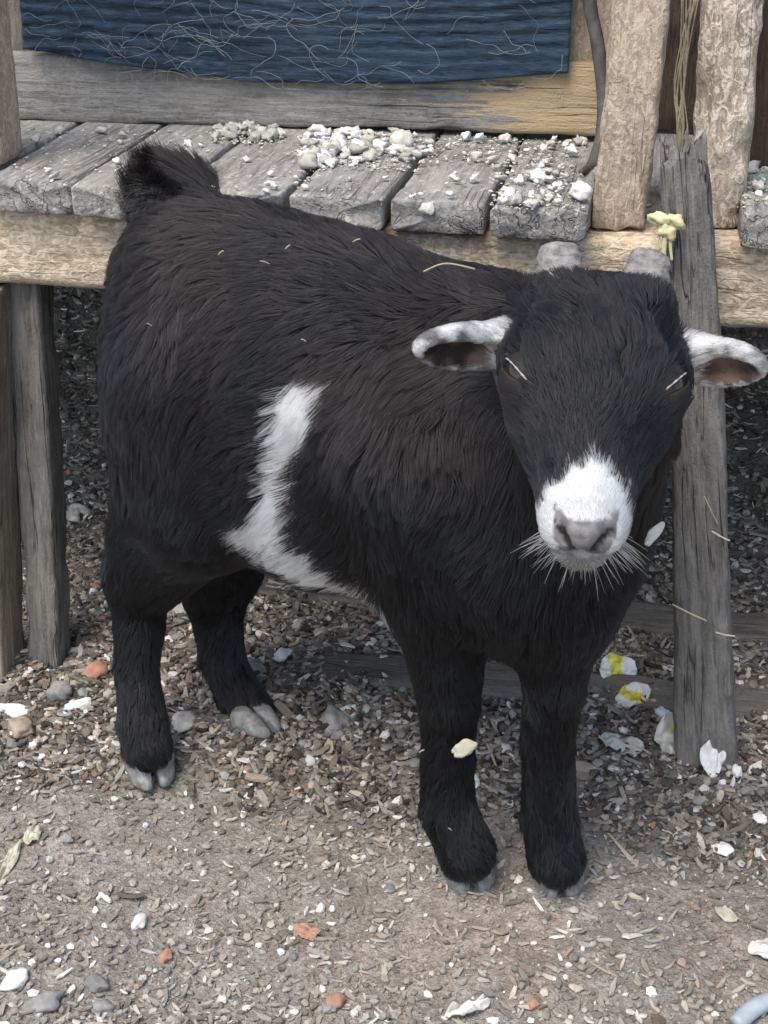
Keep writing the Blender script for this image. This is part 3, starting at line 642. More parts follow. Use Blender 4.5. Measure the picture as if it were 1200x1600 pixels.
# hind legs
hr = on_y(220, 925, 1.108); ar = on_y(222, 1125, 1.078); br = on_y(229, 1162, 1.070)
leg([gp_(0.030, -0.022, 0.350), gp_(0.052, -0.034, 0.255), hr, on_y(214, 1035, 1.095), ar, br], [0.052, 0.044, 0.0205, 0.0145, 0.0165, 0.0180], first=0.025)
hl = on_y(338, 930, 1.175); al = on_y(372, 1085, 1.148); bl = on_y(387, 1108, 1.142)
leg([gp_(0.02, 0.030, 0.350), gp_(0.045, 0.045, 0.265), hl, on_y(345, 1020, 1.165), al, bl], [0.050, 0.040, 0.0215, 0.0160, 0.0165, 0.0180], first=0.020)
cone(gp_(0.006, -0.020, 0.31), hr + np.array([0.004, 0, 0.03]), 0.038, 0.018, dir=DN, len=0.027, k=0.035)      # ham
cone(gp_(0.0, 0.034, 0.31), hl + np.array([0, 0, 0.03]), 0.036, 0.020, dir=DN, len=0.022, k=0.035)
# tail, carried up
t0 = on_y(298, 348, 1.150); t1 = on_y(280, 322, 1.165); t2 = on_y(262, 306, 1.170)
cone(t0, t1, 0.020, 0.016, dir=unit([-0.6, 0.0, 0.7]), len=0.034, lift=0.7, k=0.03, reg='tail', dens=1.6)
cone(t1, t2, 0.016, 0.011, dir=unit([-0.45, -0.1, 0.9]), len=0.042, lift=0.75, k=0.02, reg='tail', dens=1.8)
# head frame
HN = unit([-0.115, -0.80, -0.42]); HS = np.array([0.994, -0.09, -0.03]); HS = unit(HS - HN * (HS @ HN)); HU = np.cross(HN, HS)
if HU[2] < 0: HU = -HU
HB = np.stack([HS, HN, HU])
def hp(s, n, u): return HC + (HS * s + HN * n + HU * u) * 0.001
def hd(s, n, u): return unit(HS * s + HN * n + HU * u)
hk = dict(reg='head', k=0.016)
ell(hp(0, -26, 0), (0.046, 0.044, 0.043), B=HB, dir=hd(0, -1, 0), len=0.010, **hk)
ell(hp(0, 2, 8), (0.043, 0.043, 0.033), B=HB, dir=hd(0, -1, 0.1), len=0.010, **hk)
for sg in (-1, 1):
    ell(hp(39 * sg, 6, 8), (0.013, 0.017, 0.014), B=HB, dir=hd(0.5 * sg, -1, 0), len=0.005, reg='head', k=0.018)
    cone(hp(19 * sg, 16, -16), hp(11 * sg, 68, -10), 0.026, 0.014, dir=hd(0.3 * sg, -1, -0.5), len=0.009, **hk)
    cone(hp(15 * sg, -40, 20), hp(24 * sg, -46, 26), 0.020, 0.0165, dir=hd(0.3 * sg, -0.6, 0.6), len=0.007, **hk)     # horn boss
cone(hp(0, 10, 6), hp(0, 78, 2), 0.034, 0.0185, dir=hd(0, -1, 0.15), len=0.008, **hk)
cone(hp(0, 20, 18), hp(0, 84, 12), 0.020, 0.0165, dir=hd(0, -1, 0.2), len=0.008, **hk)
ell(hp(0, 92, 0), (0.0215, 0.021, 0.020), B=HB, dir=hd(0, -1, 0.2), len=0.0055, reg='muzzle', k=0.018)
for sg in (-1, 1): ell(hp(9.5 * sg, 99, -4), (0.0115, 0.0135, 0.0135), B=HB, dir=hd(0.6 * sg, -0.8, 0), len=0.005, reg='muzzle', k=0.008)
ell(hp(0, 107, 4), (0.0135, 0.008, 0.0115), B=HB, dir=hd(0, -1, 0), len=0.002, reg='muzzle', k=0.006)
cone(hp(0, 26, -28), hp(0, 86, -18), 0.023, 0.0125, dir=hd(0, -1, -0.3), len=0.010, **hk)
ell(hp(0, 98, -24), (0.0145, 0.0115, 0.0100), B=HB, dir=hd(0, 0.3, -1), len=0.006, reg='muzzle', k=0.006)                # chin
for sg in (-1, 1):
    cone(hp(12.5 * sg, 111, 8.5), hp(10 * sg, 113.5, 2), 0.0030, 0.0034, sub=True, k=0.003)                               # nostrils
    cone(hp(10 * sg, 113.5, 2), hp(4.5 * sg, 115.5, -5), 0.0032, 0.0016, sub=True, k=0.003)
ell(hp(0, 113, -11.5), (0.017, 0.010, 0.0016), B=HB, sub=True, k=0.004)                                                  # mouth line
ell(hp(0, 115, -7), (0.0012, 0.005, 0.006), B=HB, sub=True, k=0.003)                                                     # philtrum
# ears: cupped leaves
EAR = {}
for sg, tip_px in ((-1, (652, 540)), (1, (1194, 570))):
    base_e = hp(43 * sg, -33, -6); tip = Cv + ray(*tip_px) * 0.915
    ed = unit(tip - base_e); L = np.linalg.norm(tip - base_e)
    od = unit(np.array([0.0, -0.80, -0.10]) + 0.25 * sg * np.array([1, 0, 0])); od = unit(od - ed * (od @ ed)); wd = np.cross(od, ed) * sg
    if wd[2] < 0: wd = -wd
    Be = np.stack([ed, wd, od]); cE = base_e + ed * L * 0.52
    EAR[sg] = (base_e, Be, L)
    ell(cE, (L * 0.52, 0.0165, 0.0085), B=Be, dir=ed, len=0.0045, reg='ear', k=0.012, lift=0.25)
    ell(cE + ed * L * 0.09 + od * 0.0085 - wd * 0.0032, (L * 0.38, 0.0110, 0.0105), B=Be, sub=True, k=0.003)
    cone(base_e - ed * 0.012, base_e + ed * 0.014 + wd * 0.003, 0.016, 0.0115, dir=ed, len=0.006, reg='ear', k=0.012)

glo = np.array([1e9] * 3); ghi = -glo
for p in PR:
    b0, b1 = bbox(p, 0.01); glo = np.minimum(glo, b0); ghi = np.maximum(ghi, b1)
BV, BQ = surface(PR, 0.0027, glo, ghi)
G0 = np.array([-0.03, 1.03, 0.0])
goat = thing('goat', G0, 'young black goat with a white flank patch and white nose, facing the viewer', 'goat')
bme = mesh_from('goat_body', BV - G0, BQ)
nv = len(BV)
nrm = np.zeros(nv * 3, np.float32); bme.vertex_normals.foreach_get('vector', nrm); nrm = nrm.reshape(-1, 3).astype(float)
add = [p for p in PR if not p.sub]
REG = {k: np.array([p.reg == k for p in add]) for k in ('body', 'leg', 'tail', 'head', 'muzzle', 'ear')}

# flank patch outline in the trunk's side view: (along the body, height)
PATCH = np.array([(.153,.374),(.166,.378),(.182,.380),(.180,.365),(.170,.345),(.162,.322),(.158,.305),(.161,.283),(.160,.266),(.172,.256),(.190,.245),(.215,.232),(.215,.218),(.188,.219),(.165,.228),(.145,.238),(.122,.248),(.100,.256),(.130,.279),(.139,.301),(.143,.314),(.141,.335),(.146,.355)]) + np.array([0.006, 0.008])
def inpoly(q, poly):
    x, y = q[:, 0], q[:, 1]; c = np.zeros(len(q), bool); j = len(poly) - 1
    for i in range(len(poly)):
        xi, yi = poly[i]; xj, yj = poly[j]
        c ^= ((yi > y) != (yj > y)) & (x < (xj - xi) * (y - yi) / (yj - yi + 1e-12) + xi); j = i
    return c
def coat(X, N, Wn, rnd):
    """natural coat colour at skin points X: returns colour and a hairless mask"""
    n = len(X); C = np.zeros((n, 3)); C[:] = (0.0034, 0.0034, 0.0042)
    br = np.clip(0.5 + 1.1 * fbm(X * 16, 3), 0, 1) * sstep(0.26, 0.40, X[:, 2]) * (1 - Wn[:, REG['head'] | REG['muzzle'] | REG['ear']].sum(1))
    C += br[:, None] * np.array([0.0045, 0.0020, 0.0010])
    C *= (0.5 + 0.8 * rnd + 3.0 * (rnd > 0.965))[:, None]
    q = X - PV; a = q @ FB; b = q @ LB
    jit = 0.004 * fbm(X * 130, 2)[:, None] + 0.0035 * (rnd[:, None] - 0.5)
    wp = inpoly(np.stack([a, X[:, 2]], -1) + jit, PATCH) & (b < 0.03)
    C[wp] = np.array([0.74, 0.72, 0.66]) * (0.82 + 0.25 * rnd[wp])[:, None]
    h = (X - HC) @ HB.T * 1000
    onh = (Wn[:, REG['head'] | REG['muzzle']].sum(1) > 0.5)
    edge = 79 + 0.62 * np.abs(h[:, 0]) + 6 * fbm(X * 170, 2) + 5 * (rnd - 0.5)
    nose = onh & (h[:, 1] > edge) & (h[:, 2] > -9)
    C[nose] = np.array([0.54, 0.54, 0.52]) * (0.75 + 0.4 * rnd[nose])[:, None]
    chin = onh & (h[:, 1] > 84) & (h[:, 2] <= -9)
    C[chin] = np.array([0.20, 0.195, 0.19]) * (0.5 + rnd[chin])[:, None]
    pad = onh & (np.abs(h[:, 0]) < 17 - 0.42 * np.clip(4 - h[:, 2], 0, 30)) & (h[:, 1] > 95) & (h[:, 2] < 16) & (h[:, 2] > -13)
    C[pad] = np.array([0.185, 0.172, 0.168]) * (0.7 + 0.6 * np.clip(0.5 + fbm(X[pad] * 260, 2), 0, 1))[:, None]
    lip = onh & (h[:, 1] > 103) & (h[:, 2] <= -9) & (h[:, 2] > -17) & (np.abs(h[:, 0]) < 12); C[lip] = np.array([0.26, 0.245, 0.235]) * (0.6 + 0.7 * np.clip(0.5 + fbm(X[lip] * 300, 2), 0, 1))[:, None]
    noz = onh & pad & (np.abs(np.abs(h[:, 0]) - 7.6 - 0.62 * h[:, 2]) < 2.6) & (h[:, 2] > -5) & (h[:, 2] < 10); C[noz] = (0.030, 0.025, 0.024)
    bare = pad | lip | noz
    for sg in (-1, 1):
        be, Be, L = EAR[sg]; e = (X - be) @ Be.T
        on = (Wn[:, REG['ear']].sum(1) > 0.5) & (np.sign(h[:, 0]) == sg)
        inner = on & ((N @ Be[2]) > 0.12) & (e[:, 0] > L * 0.34 + 0.25 * np.clip(e[:, 1], 0, 1)) & (((e[:, 0] - L * 0.62) / (L * 0.33)) ** 2 + ((e[:, 1] + 0.0032) / 0.0102) ** 2 < 1)
        C[on] = np.array([0.46, 0.45, 0.43]) * (0.25 + 0.95 * np.clip(0.5 + 1.1 * fbm(X[on] * 150, 2), 0, 1))[:, None]
        C[inner] = np.array([0.088, 0.056, 0.044]) * (0.35 + 1.5 * np.clip(0.5 + fbm(X[inner] * 90, 2), 0, 1))[:, None]
        bare |= inner & (rnd < 0.8)
    for sg in (-1, 1):
        e = np.linalg.norm(X - hp(45 * sg, 9, 18), axis=1); bare |= e < 0.0125
    return C, bare
def weights(X):
    Dm = np.stack([sdf(p, X) for p in add], 1); Dm -= Dm.min(1, keepdims=True); Wt = np.exp(-np.maximum(Dm, 0) / 0.007); return Wt / Wt.sum(1, keepdims=True)
Wv = weights(BV); rv = np.full(nv, 0.5)
Cs_, _b = coat(BV, nrm, Wv, rv); set_col(bme, 'Col', Cs_)
body = link('body', bme, M['skin'], goat)

# fur: one strand per root, laid along the coat's natural direction
NF = 330000
rf = RS(77)
me_t = np.concatenate([BQ[:, [0, 1, 2]], BQ[:, [0, 2, 3]]])
A_, B_, C_ = BV[me_t[:, 0]], BV[me_t[:, 1]], BV[me_t[:, 2]]
area = 0.5 * np.linalg.norm(np.cross(B_ - A_, C_ - A_), axis=1)
dn = np.array([p.dens * {'head': 1.7, 'muzzle': 2.6, 'ear': 2.0, 'leg': 1.5}.get(p.reg, 1.0) for p in add]); area *= (Wv @ dn)[me_t[:, 0]]
ti = rf.choice(len(me_t), NF, p=area / area.sum()); r1 = np.sqrt(rf.rand(NF)); r2 = rf.rand(NF); bc = np.stack([1 - r1, r1 * (1 - r2), r1 * r2], 1)
RP = (BV[me_t[ti]] * bc[..., None]).sum(1); RN = (nrm[me_t[ti]] * bc[..., None]).sum(1); RN /= np.linalg.norm(RN, axis=1, keepdims=True) + 1e-9
Wf = weights(RP); rnd = rf.rand(NF); HCOL, bare = coat(RP, RN, Wf, rnd)
keep = ~bare
RP, RN, Wf, rnd, HCOL = RP[keep], RN[keep], Wf[keep], rnd[keep], HCOL[keep]; NF = len(RP)
dirs = Wf @ np.stack([p.dir for p in add]); Ln = Wf @ np.array([p.len for p in add]); lift = Wf @ np.array([p.lift for p in add])
# forehead: longer tufts growing up from the nose towards the horns and out to both sides
hc = (RP - HC) @ HB.T * 1000; onhead = Wf[:, REG['head']].sum(1)
ft = onhead * np.exp(-((hc[:, 1] + 8) / 26) ** 2) * (hc[:, 2] > 5); Ln += 0.011 * ft; lift += 0.38 * ft
dirs += (onhead * np.clip(hc[:, 0] / 45, -1, 1) * 0.55)[:, None] * HS
dirs += 0.55 * np.stack([fbm(RP * 30 + 3, 2), fbm(RP * 30 + 31, 2), fbm(RP * 30 + 57, 2)], -1) * (1 + ft)[:, None]
dirs -= RN * (dirs * RN).sum(1, keepdims=True); dirs /= np.linalg.norm(dirs, axis=1, keepdims=True) + 1e-9
# clumps
ci = rf.choice(NF, NF // 30, replace=False); kd = kdtree.KDTree(len(ci))
for k, i in enumerate(ci): kd.insert(RP[i], k)
kd.balance(); near = np.array([kd.find(p)[1] for p in RP.tolist()]); cidx = ci[near]
dj = dirs + 0.22 * rf.normal(0, 1, (NF, 3)); dj -= RN * (dj * RN).sum(1, keepdims=True); dj /= np.linalg.norm(dj, axis=1, keepdims=True)
Lh = Ln * (0.65 + 0.5 * rf.rand(NF)) * (0.85 + 0.35 * np.clip(fbm(RP * 55 + 8, 2), -1, 1)); lf = lift * (0.7 + 0.6 * rf.rand(NF))
TS = np.array([0, 0.22, 0.48, 0.75, 1.0]); PT = np.zeros((NF, 5, 3))
tipc = RP[cidx] + Ln[cidx][:, None] * (dirs[cidx] + RN[cidx] * 0.35)
grav = np.clip((Ln - 0.012) / 0.02, 0, 1)
for k, t in enumerate(TS):
    p_ = RP + Lh[:, None] * t * (dj * (0.75 + 0.25 * t) + RN * (lf * (1.25 - 0.75 * t))[:, None]) - ZU * (Lh * 0.22 * grav * t * t)[:, None]
    g_ = (0.62 * t ** 1.5)
    pc = RP[cidx] + (tipc - RP[cidx]) * t
    PT[:, k] = p_ + (pc - p_) * (g_ * np.clip(Ln / 0.016, 0.15, 1))[:, None]
ci2 = rf.choice(NF, NF // 230, replace=False); kd2 = kdtree.KDTree(len(ci2))
for k, i in enumerate(ci2): kd2.insert(RP[i], k)
kd2.balance(); c2 = ci2[np.array([kd2.find(p)[1] for p in RP.tolist()])]
for k, t in enumerate(TS):                                   # broader tufts, strongest on the forehead
    pc = RP[c2] + Ln[c2][:, None] * t * (dirs[c2] + RN[c2] * 0.30); PT[:, k] += (pc - PT[:, k]) * ((0.14 * np.clip(Ln / 0.02, 0, 1) + 0.40 * ft) * t ** 1.6)[:, None]
PT[:, 0] = RP - RN * 0.0006
def strands(name, PT, radii, HCOL, mat, parent):
    n_, m_ = PT.shape[:2]; hcv = bpy.data.hair_curves.new(name); hcv.add_curves([m_] * n_)
    hcv.points.foreach_set('position', (PT - G0).astype(np.float32).ravel()); hcv.points.foreach_set('radius', radii.astype(np.float32).ravel())
    a_ = hcv.attributes.new('hcol', 'FLOAT_COLOR', 'CURVE'); a_.data.foreach_set('color', np.concatenate([HCOL, np.ones((n_, 1))], 1).astype(np.float32).ravel())
    hcv.materials.append(mat); o = bpy.data.objects.new(name, hcv); col.objects.link(o); o.parent = parent; return o
def fur_mat():
    s = NT('goat_hair'); s.t.nodes.remove(s.b); at = s.n('ShaderNodeAttribute', attribute_name='hcol')
    h = s.n('ShaderNodeBsdfHairPrincipled'); h.parametrization = 'COLOR'; s.set(h.inputs['Color'], at.outputs['Color'])
    h.inputs['IOR'].default_value = 1.42; h.inputs['Roughness'].default_value = 0.38; h.inputs['Radial Roughness'].default_value = 0.55; h.inputs['Random Roughness'].default_value = 0.3
    s.t.links.new(h.outputs[0], s.o.inputs[0]); return s.m
M['fur'] = fur_mat()
base_r = 0.00017 + 0.00006 * rf.rand(NF)
fine = np.where((Wf[:, REG['muzzle'] | REG['ear']].sum(1)) > 0.5, 0.7, 1.0)
RD = (base_r * fine)[:, None] * np.array([1.0, 1.0, 0.9, 0.7, 0.2])[None]
fur = strands('coat', PT, RD, HCOL, M['fur'], goat); fur['kind'] = 'stuff'
# whiskers on the chin and lips
nw_ = 130; wp_ = np.zeros((nw_, 5, 3))
for i in range(nw_):
    a_ = rf.uniform(-1, 1); root = hp(18 * a_, 96 + rf.uniform(-8, 6), -14 - 8 * (1 - a_ * a_) + rf.uniform(-3, 5)); d_ = hd(1.6 * a_ + rf.normal(0, 0.15), 0.55 + rf.normal(0, 0.2), -0.75 + 0.35 * abs(a_) + rf.normal(0, 0.15)); ln_ = rf.uniform(0.010, 0.026)
    for k, t in enumerate(TS): wp_[i, k] = root + d_ * ln_ * t - ZU * ln_ * 0.15 * t * t
strands('whiskers', wp_, np.tile(np.array([0.00024, 0.00022, 0.0002, 0.00015, 0.00006]), (nw_, 1)), np.tile([[0.55, 0.54, 0.51]], (nw_, 1)), M['fur'], goat)

# horns
def horn(sg):
    b0 = hp(24 * sg, -49, 30); d0 = hd(0.10 * sg, -0.86, 0.50); n_, m_ = 26, 20; V_, F_ = [], []
    a_ = unit(np.cross(d0, HS)); c_ = np.cross(d0, a_)
    for i in range(n_):
        t = i / (n_ - 1); rr_ = 0.0148 * (1 - 0.22 * t) * (1 if t < 0.8 else math.sqrt(max(0.02, 1 - ((t - 0.8) / 0.2) ** 2 * 0.9))) * (1 + 0.035 * math.sin(t * 22))
        ctr = b0 + d0 * 0.031 * t + HU * (-0.006 * t * t)
        for j in range(m_):
            th = 2 * math.pi * j / m_; q = ctr + rr_ * (a_ * math.cos(th) * 0.95 + c_ * math.sin(th)); V_.append(q)
    V_ = np.array(V_); V_ += 0.0007 * fbm(V_ * 220, 2)[:, None] * np.array([1, 1, 1])
    F_ = [(i * m_ + j, i * m_ + (j + 1) % m_, (i + 1) * m_ + (j + 1) % m_, (i + 1) * m_ + j) for i in range(n_ - 1) for j in range(m_)]
    F_.append(tuple((n_ - 1) * m_ + np.arange(m_).tolist()[k] for k in range(m_)))
    link('horn', mesh_from('horn', V_ - b0, F_), M['horn'], goat, b0 - G0)
horn(-1); horn(1)
# eyes
se = NT('goat_eye'); tc_ = se.n('ShaderNodeTexCoord'); M['eye'] = se.done((0.022, 0.014, 0.008), 0.12, 0.5)
M['lid'] = plain('eyelid_skin', (0.020, 0.0145, 0.0130), (0.010, 0.008, 0.0078), 260, rough=0.7, rnd=0)
M['lidrim'] = plain('pale_lid_rim', (0.42, 0.35, 0.32), (0.30, 0.23, 0.20), 300, rough=0.35, rnd=0)
def eye(sg):
    c0 = hp(37.0 * sg, 9, 12); R_ = 0.0158
    e = link('eye', mesh_from('eye', IV2 * R_, IF2), M['eye'], goat, c0 - G0)
    o_ = hd(0.70 * sg, 0.18, 0.68)                                   # where the eye looks
    x_ = unit(HN * 0.72 + HU * 0.10 + HS * (-0.62 * sg)); x_ = unit(x_ - o_ * (x_ @ o_)); y_ = np.cross(o_, x_); y_ = y_ if y_ @ ZU > 0 else -y_   # slit runs down towards the nose
    def lid(a0, a1, name, mat, rr):
        V_, n_, m_ = [], 16, 22
        for i in range(n_):
            el = a0 + (a1 - a0) * i / (n_ - 1)
            for j in range(m_):
                az = rad(-86 + 172 * j / (m_ - 1)); sq = math.cos(az)
                ee = el if i == n_ - 1 and False else el
                ee = rad(ee * (0.25 + 0.75 * sq) if abs(el) < 60 else ee)
                d_ = o_ * math.cos(az) * math.cos(ee) + x_ * math.sin(az) + y_ * math.cos(az) * math.sin(ee)
                V_.append(d_ * rr)
        F_ = [(i * m_ + j, i * m_ + j + 1, (i + 1) * m_ + j + 1, (i + 1) * m_ + j) for i in range(n_ - 1) for j in range(m_ - 1)]
        l_ = link(name, mesh_from(name, V_, F_), M[mat], e); md = l_.modifiers.new('thick', 'SOLIDIFY'); md.thickness = 0.0012; md.offset = 0; return np.array(V_)
    up = lid(80, 12, 'upper_eyelid', 'lid', R_ * 1.07); lo_ = lid(-80, -8, 'lower_eyelid', 'lid', R_ * 1.07)
    rim = np.array([unit(o_ * math.cos(rad(a)) * math.cos(rad(12 * (0.25 + 0.75 * math.cos(rad(a))))) + x_ * math.sin(rad(a)) + y_ * math.cos(rad(a)) * math.sin(rad(12 * (0.25 + 0.75 * math.cos(rad(a)))))) * R_ * 1.12 for a in np.linspace(-84, 84, 30)])
    v_, f_ = tube(rim, 0.0008, 6, taper=0.55 + 0.7 * np.abs(np.linspace(-1, 1, 30)) ** 2 + 0.25 * np.sin(np.arange(30) * 1.9)); link('lid_rim', mesh_from('lid_rim', v_, f_), M['lidrim'], e)
    v_, f_ = lump(900 + sg, 0.8, 0.2, True); t_ = link('tear_duct', mesh_from('tear_duct', v_ * 0.0036, f_), M['lidrim'], e, rim[-1] * 1.0)
eye(-1); eye(1)
# hooves: two claws each
def hoof(ank, gxy, fwd, s=1.0):
    fwd = unit([fwd[0], fwd[1], 0]); lat = np.cross(ZU, fwd); gz = float(gh(gxy[0], gxy[1])) - 0.002; o0 = np.array([gxy[0], gxy[1], gz]); prs = []
    keepn = len(PR)
    for sg in (-1, 1):
        top = ank - o0
        cone(lat * sg * 0.0085 * s + top * 0.55 + ZU * 0.004, lat * sg * 0.0090 * s + fwd * 0.010 + ZU * 0.006, 0.0125 * s, 0.0085 * s, k=0.006)
        cone(lat * sg * 0.0088 * s - fwd * 0.006 + ZU * 0.008, lat * sg * 0.0065 * s + fwd * 0.019 + ZU * 0.004, 0.0105 * s, 0.0055 * s, k=0.006)
    prs = PR[keepn:]; del PR[keepn:]
    def post(Fd, ax):
        g = np.stack(np.meshgrid(*ax, indexing='ij'), -1); Fd = np.maximum(Fd, -(g[..., 2] - 0.0)); x = np.abs(g @ lat)
        return np.maximum(Fd, (0.0012 + 0.08 * np.maximum(g @ fwd, 0)) - x + np.where(g[..., 2] > 0.022, 1, 0) * -1)
    lo_ = np.array([-0.05, -0.05, -0.006]); hi_ = np.array([0.05, 0.05, 0.06]); v_, f_ = surface(prs, 0.0016, lo_, hi_, post)
    link('hoof', mesh_from('hoof', v_, f_), M['hoof'], goat, o0 - G0)
hoof(pr, on_z(732, 1368, 0.0)[:2], [0.15, -1]); hoof(pl, on_z(870, 1378, 0.0)[:2], [0.05, -1])
hoof(br, on_z(235, 1212, 0.004)[:2], [0.35, -0.9]); hoof(bl, on_z(398, 1147, 0.013)[:2], [0.75, -0.65], 0.86)

# ------------------------------------------------------------------ single bits on the ground and on the goat
def on_ground(x, y):
    p = on_z(x, y, 0.0)
    for _ in range(4): p = on_z(x, y, float(gh(p[0], p[1])))
    return p
def mpx(p): return ((p - Cv) @ Dv) / FPX                                  # metres per photo pixel at that point
def crumple(name, label, cat, p, w_, h_, rot, mat, seed, amp=0.25, th=0.0006, parent=None, colfn=None):
    """a crumpled scrap: an irregular sheet, folded and thickened"""
    r_ = RS(seed); n_ = 26; a = np.linspace(-0.5, 0.5, n_); A2, B2 = np.meshgrid(a, a, indexing='ij')
    A2, B2 = A2 * np.sqrt(1 - 2 * B2 ** 2) * 1.25, B2 * np.sqrt(1 - 2 * A2 ** 2) * 1.25; ph = np.arctan2(B2, A2); k = 1 + 0.22 * vnoise(np.stack([np.cos(ph) * 1.6 + seed, np.sin(ph) * 1.6, ph * 0], -1))
    q = np.stack([A2 * w_ * k, B2 * h_ * k, np.zeros_like(A2)], -1); m_ = max(w_, h_)
    f1 = np.stack([A2 * 2.3 + seed * 1.7, B2 * 2.3, A2 * 0 + seed], -1)
    q[..., 2] = amp * m_ * (np.abs(vnoise(f1)) * 1.2 - np.abs(vnoise(f1 * 2.1 + 5)) * 0.5)
    v_, f_ = sheet(q, -th, np.array([0, 0, 1.0])); o = link(name, mesh_from(name, v_, f_), M[mat], parent, p); o.rotation_euler = rot
    if colfn is not None: set_col(o.data, 'Col', colfn(v_ / np.array([w_, h_, 1])))
    return tag(o, label, cat)
M['wrap'] = attr_mat('printed_wrapper', 0.35, 0.5)
def wrap_cols(seed):
    def f(q):
        n_ = vnoise(np.stack([q[:, 0] * 3 + seed, q[:, 1] * 3, q[:, 0] * 0], -1)); c = np.tile([[0.66, 0.66, 0.62]], (len(q), 1))
        c[(q[:, 0] + 0.35 * q[:, 1] + 0.1 * n_ > -0.28) & (q[:, 0] + 0.35 * q[:, 1] + 0.1 * n_ < 0.14)] = (0.58, 0.55, 0.07); c[n_ > 0.62] = (0.40, 0.42, 0.36); c[(n_ < -0.55) & (np.abs(q[:, 0]) < 0.3)] = (0.52, 0.40, 0.03); return c
    return f
p = on_ground(964, 1062); crumple('wrapper', 'small crumpled white and yellow wrapper standing up in the litter', 'wrapper', p + ZU * 0.011, 0.026, 0.022, (1.0, 0.3, 0.1), 'wrap', 1, 0.22, colfn=wrap_cols(1))
p = on_ground(988, 1096); crumple('wrapper', 'small flattened yellow wrapper with a white corner, in the litter', 'wrapper', p + ZU * 0.006, 0.028, 0.018, (0.5, -0.2, 0.4), 'wrap', 2, 0.22, colfn=wrap_cols(4))
def plast(q):
    c = np.tile([[0.60, 0.60, 0.53]], (len(q), 1)); c[(np.abs(q[:, 0]) < 0.13) & (q[:, 1] > 0)] = (0.58, 0.58, 0.16); return c
p = on_ground(1052, 1165); crumple('plastic_scrap', 'crumpled pale plastic scrap with a yellow streak beside the grey upright', 'plastic scrap', p + ZU * 0.009, 0.024, 0.030, (0.7, 0.2, -0.2), 'wrap', 3, 0.35, colfn=plast)
p = on_ground(1112, 1200); crumple('paper_scrap', 'white paper scrap leaning against the foot of the grey upright', 'paper scrap', p + ZU * 0.011, 0.016, 0.027, (1.0, 0.1, 0.05), 'white', 4, 0.2, 0.001)
p = on_ground(972, 1170); crumple('peel', 'twisted cream peel lying in the litter near the yellow wrappers', 'peel', p + ZU * 0.004, 0.032, 0.013, (0.3, 0.1, -0.3), 'crumb', 5, 0.22, 0.0012)
p = on_ground(120, 812); crumple('feather_tuft', 'white ragged tuft lying under the deck behind the posts', 'tuft', p + ZU * 0.006, 0.030, 0.018, (0.5, 0.1, 0.4), 'pale', 6, 0.3, 0.001)
p = on_ground(730, 1586); crumple('peel', 'white curved peel on the open earth in front of the goat', 'peel', p + ZU * 0.004, 0.026, 0.008, (0.2, 0, 0.35), 'pale', 7, 0.3, 0.0012)
p = on_ground(1135, 1435); crumple('dry_leaf', 'pale dry leaf lying on the reddish earth', 'leaf', p + ZU * 0.003, 0.016, 0.008, (0.2, 0.1, -0.7), 'leaf', 8, 0.2)
p = on_ground(478, 1462); crumple('dry_leaf', 'pinkish brown dry leaf on the open earth', 'leaf', p + ZU * 0.003, 0.017, 0.009, (0.2, 0.1, -0.5), 'red', 9, 0.2)
p = on_ground(52, 1310); crumple('dry_leaf', 'small greenish leaf on the open earth beside a long pale leaf blade', 'leaf', p + ZU * 0.003, 0.010, 0.017, (0.1, 0.1, -0.3), 'leaf', 10, 0.2)
p = on_ground(16, 1350); crumple('long_leaf', 'long pale leaf blade lying on the open earth', 'leaf', p + ZU * 0.003, 0.008, 0.036, (0.1, 0, -0.15), 'leaf', 12, 0.10)
p = on_ground(1195, 1490); crumple('leaf_scrap', 'cream leaf scrap at the edge of the reddish earth', 'leaf', p + ZU * 0.004, 0.020, 0.014, (0.2, 0, -0.6), 'pale', 13, 0.2, 0.001)
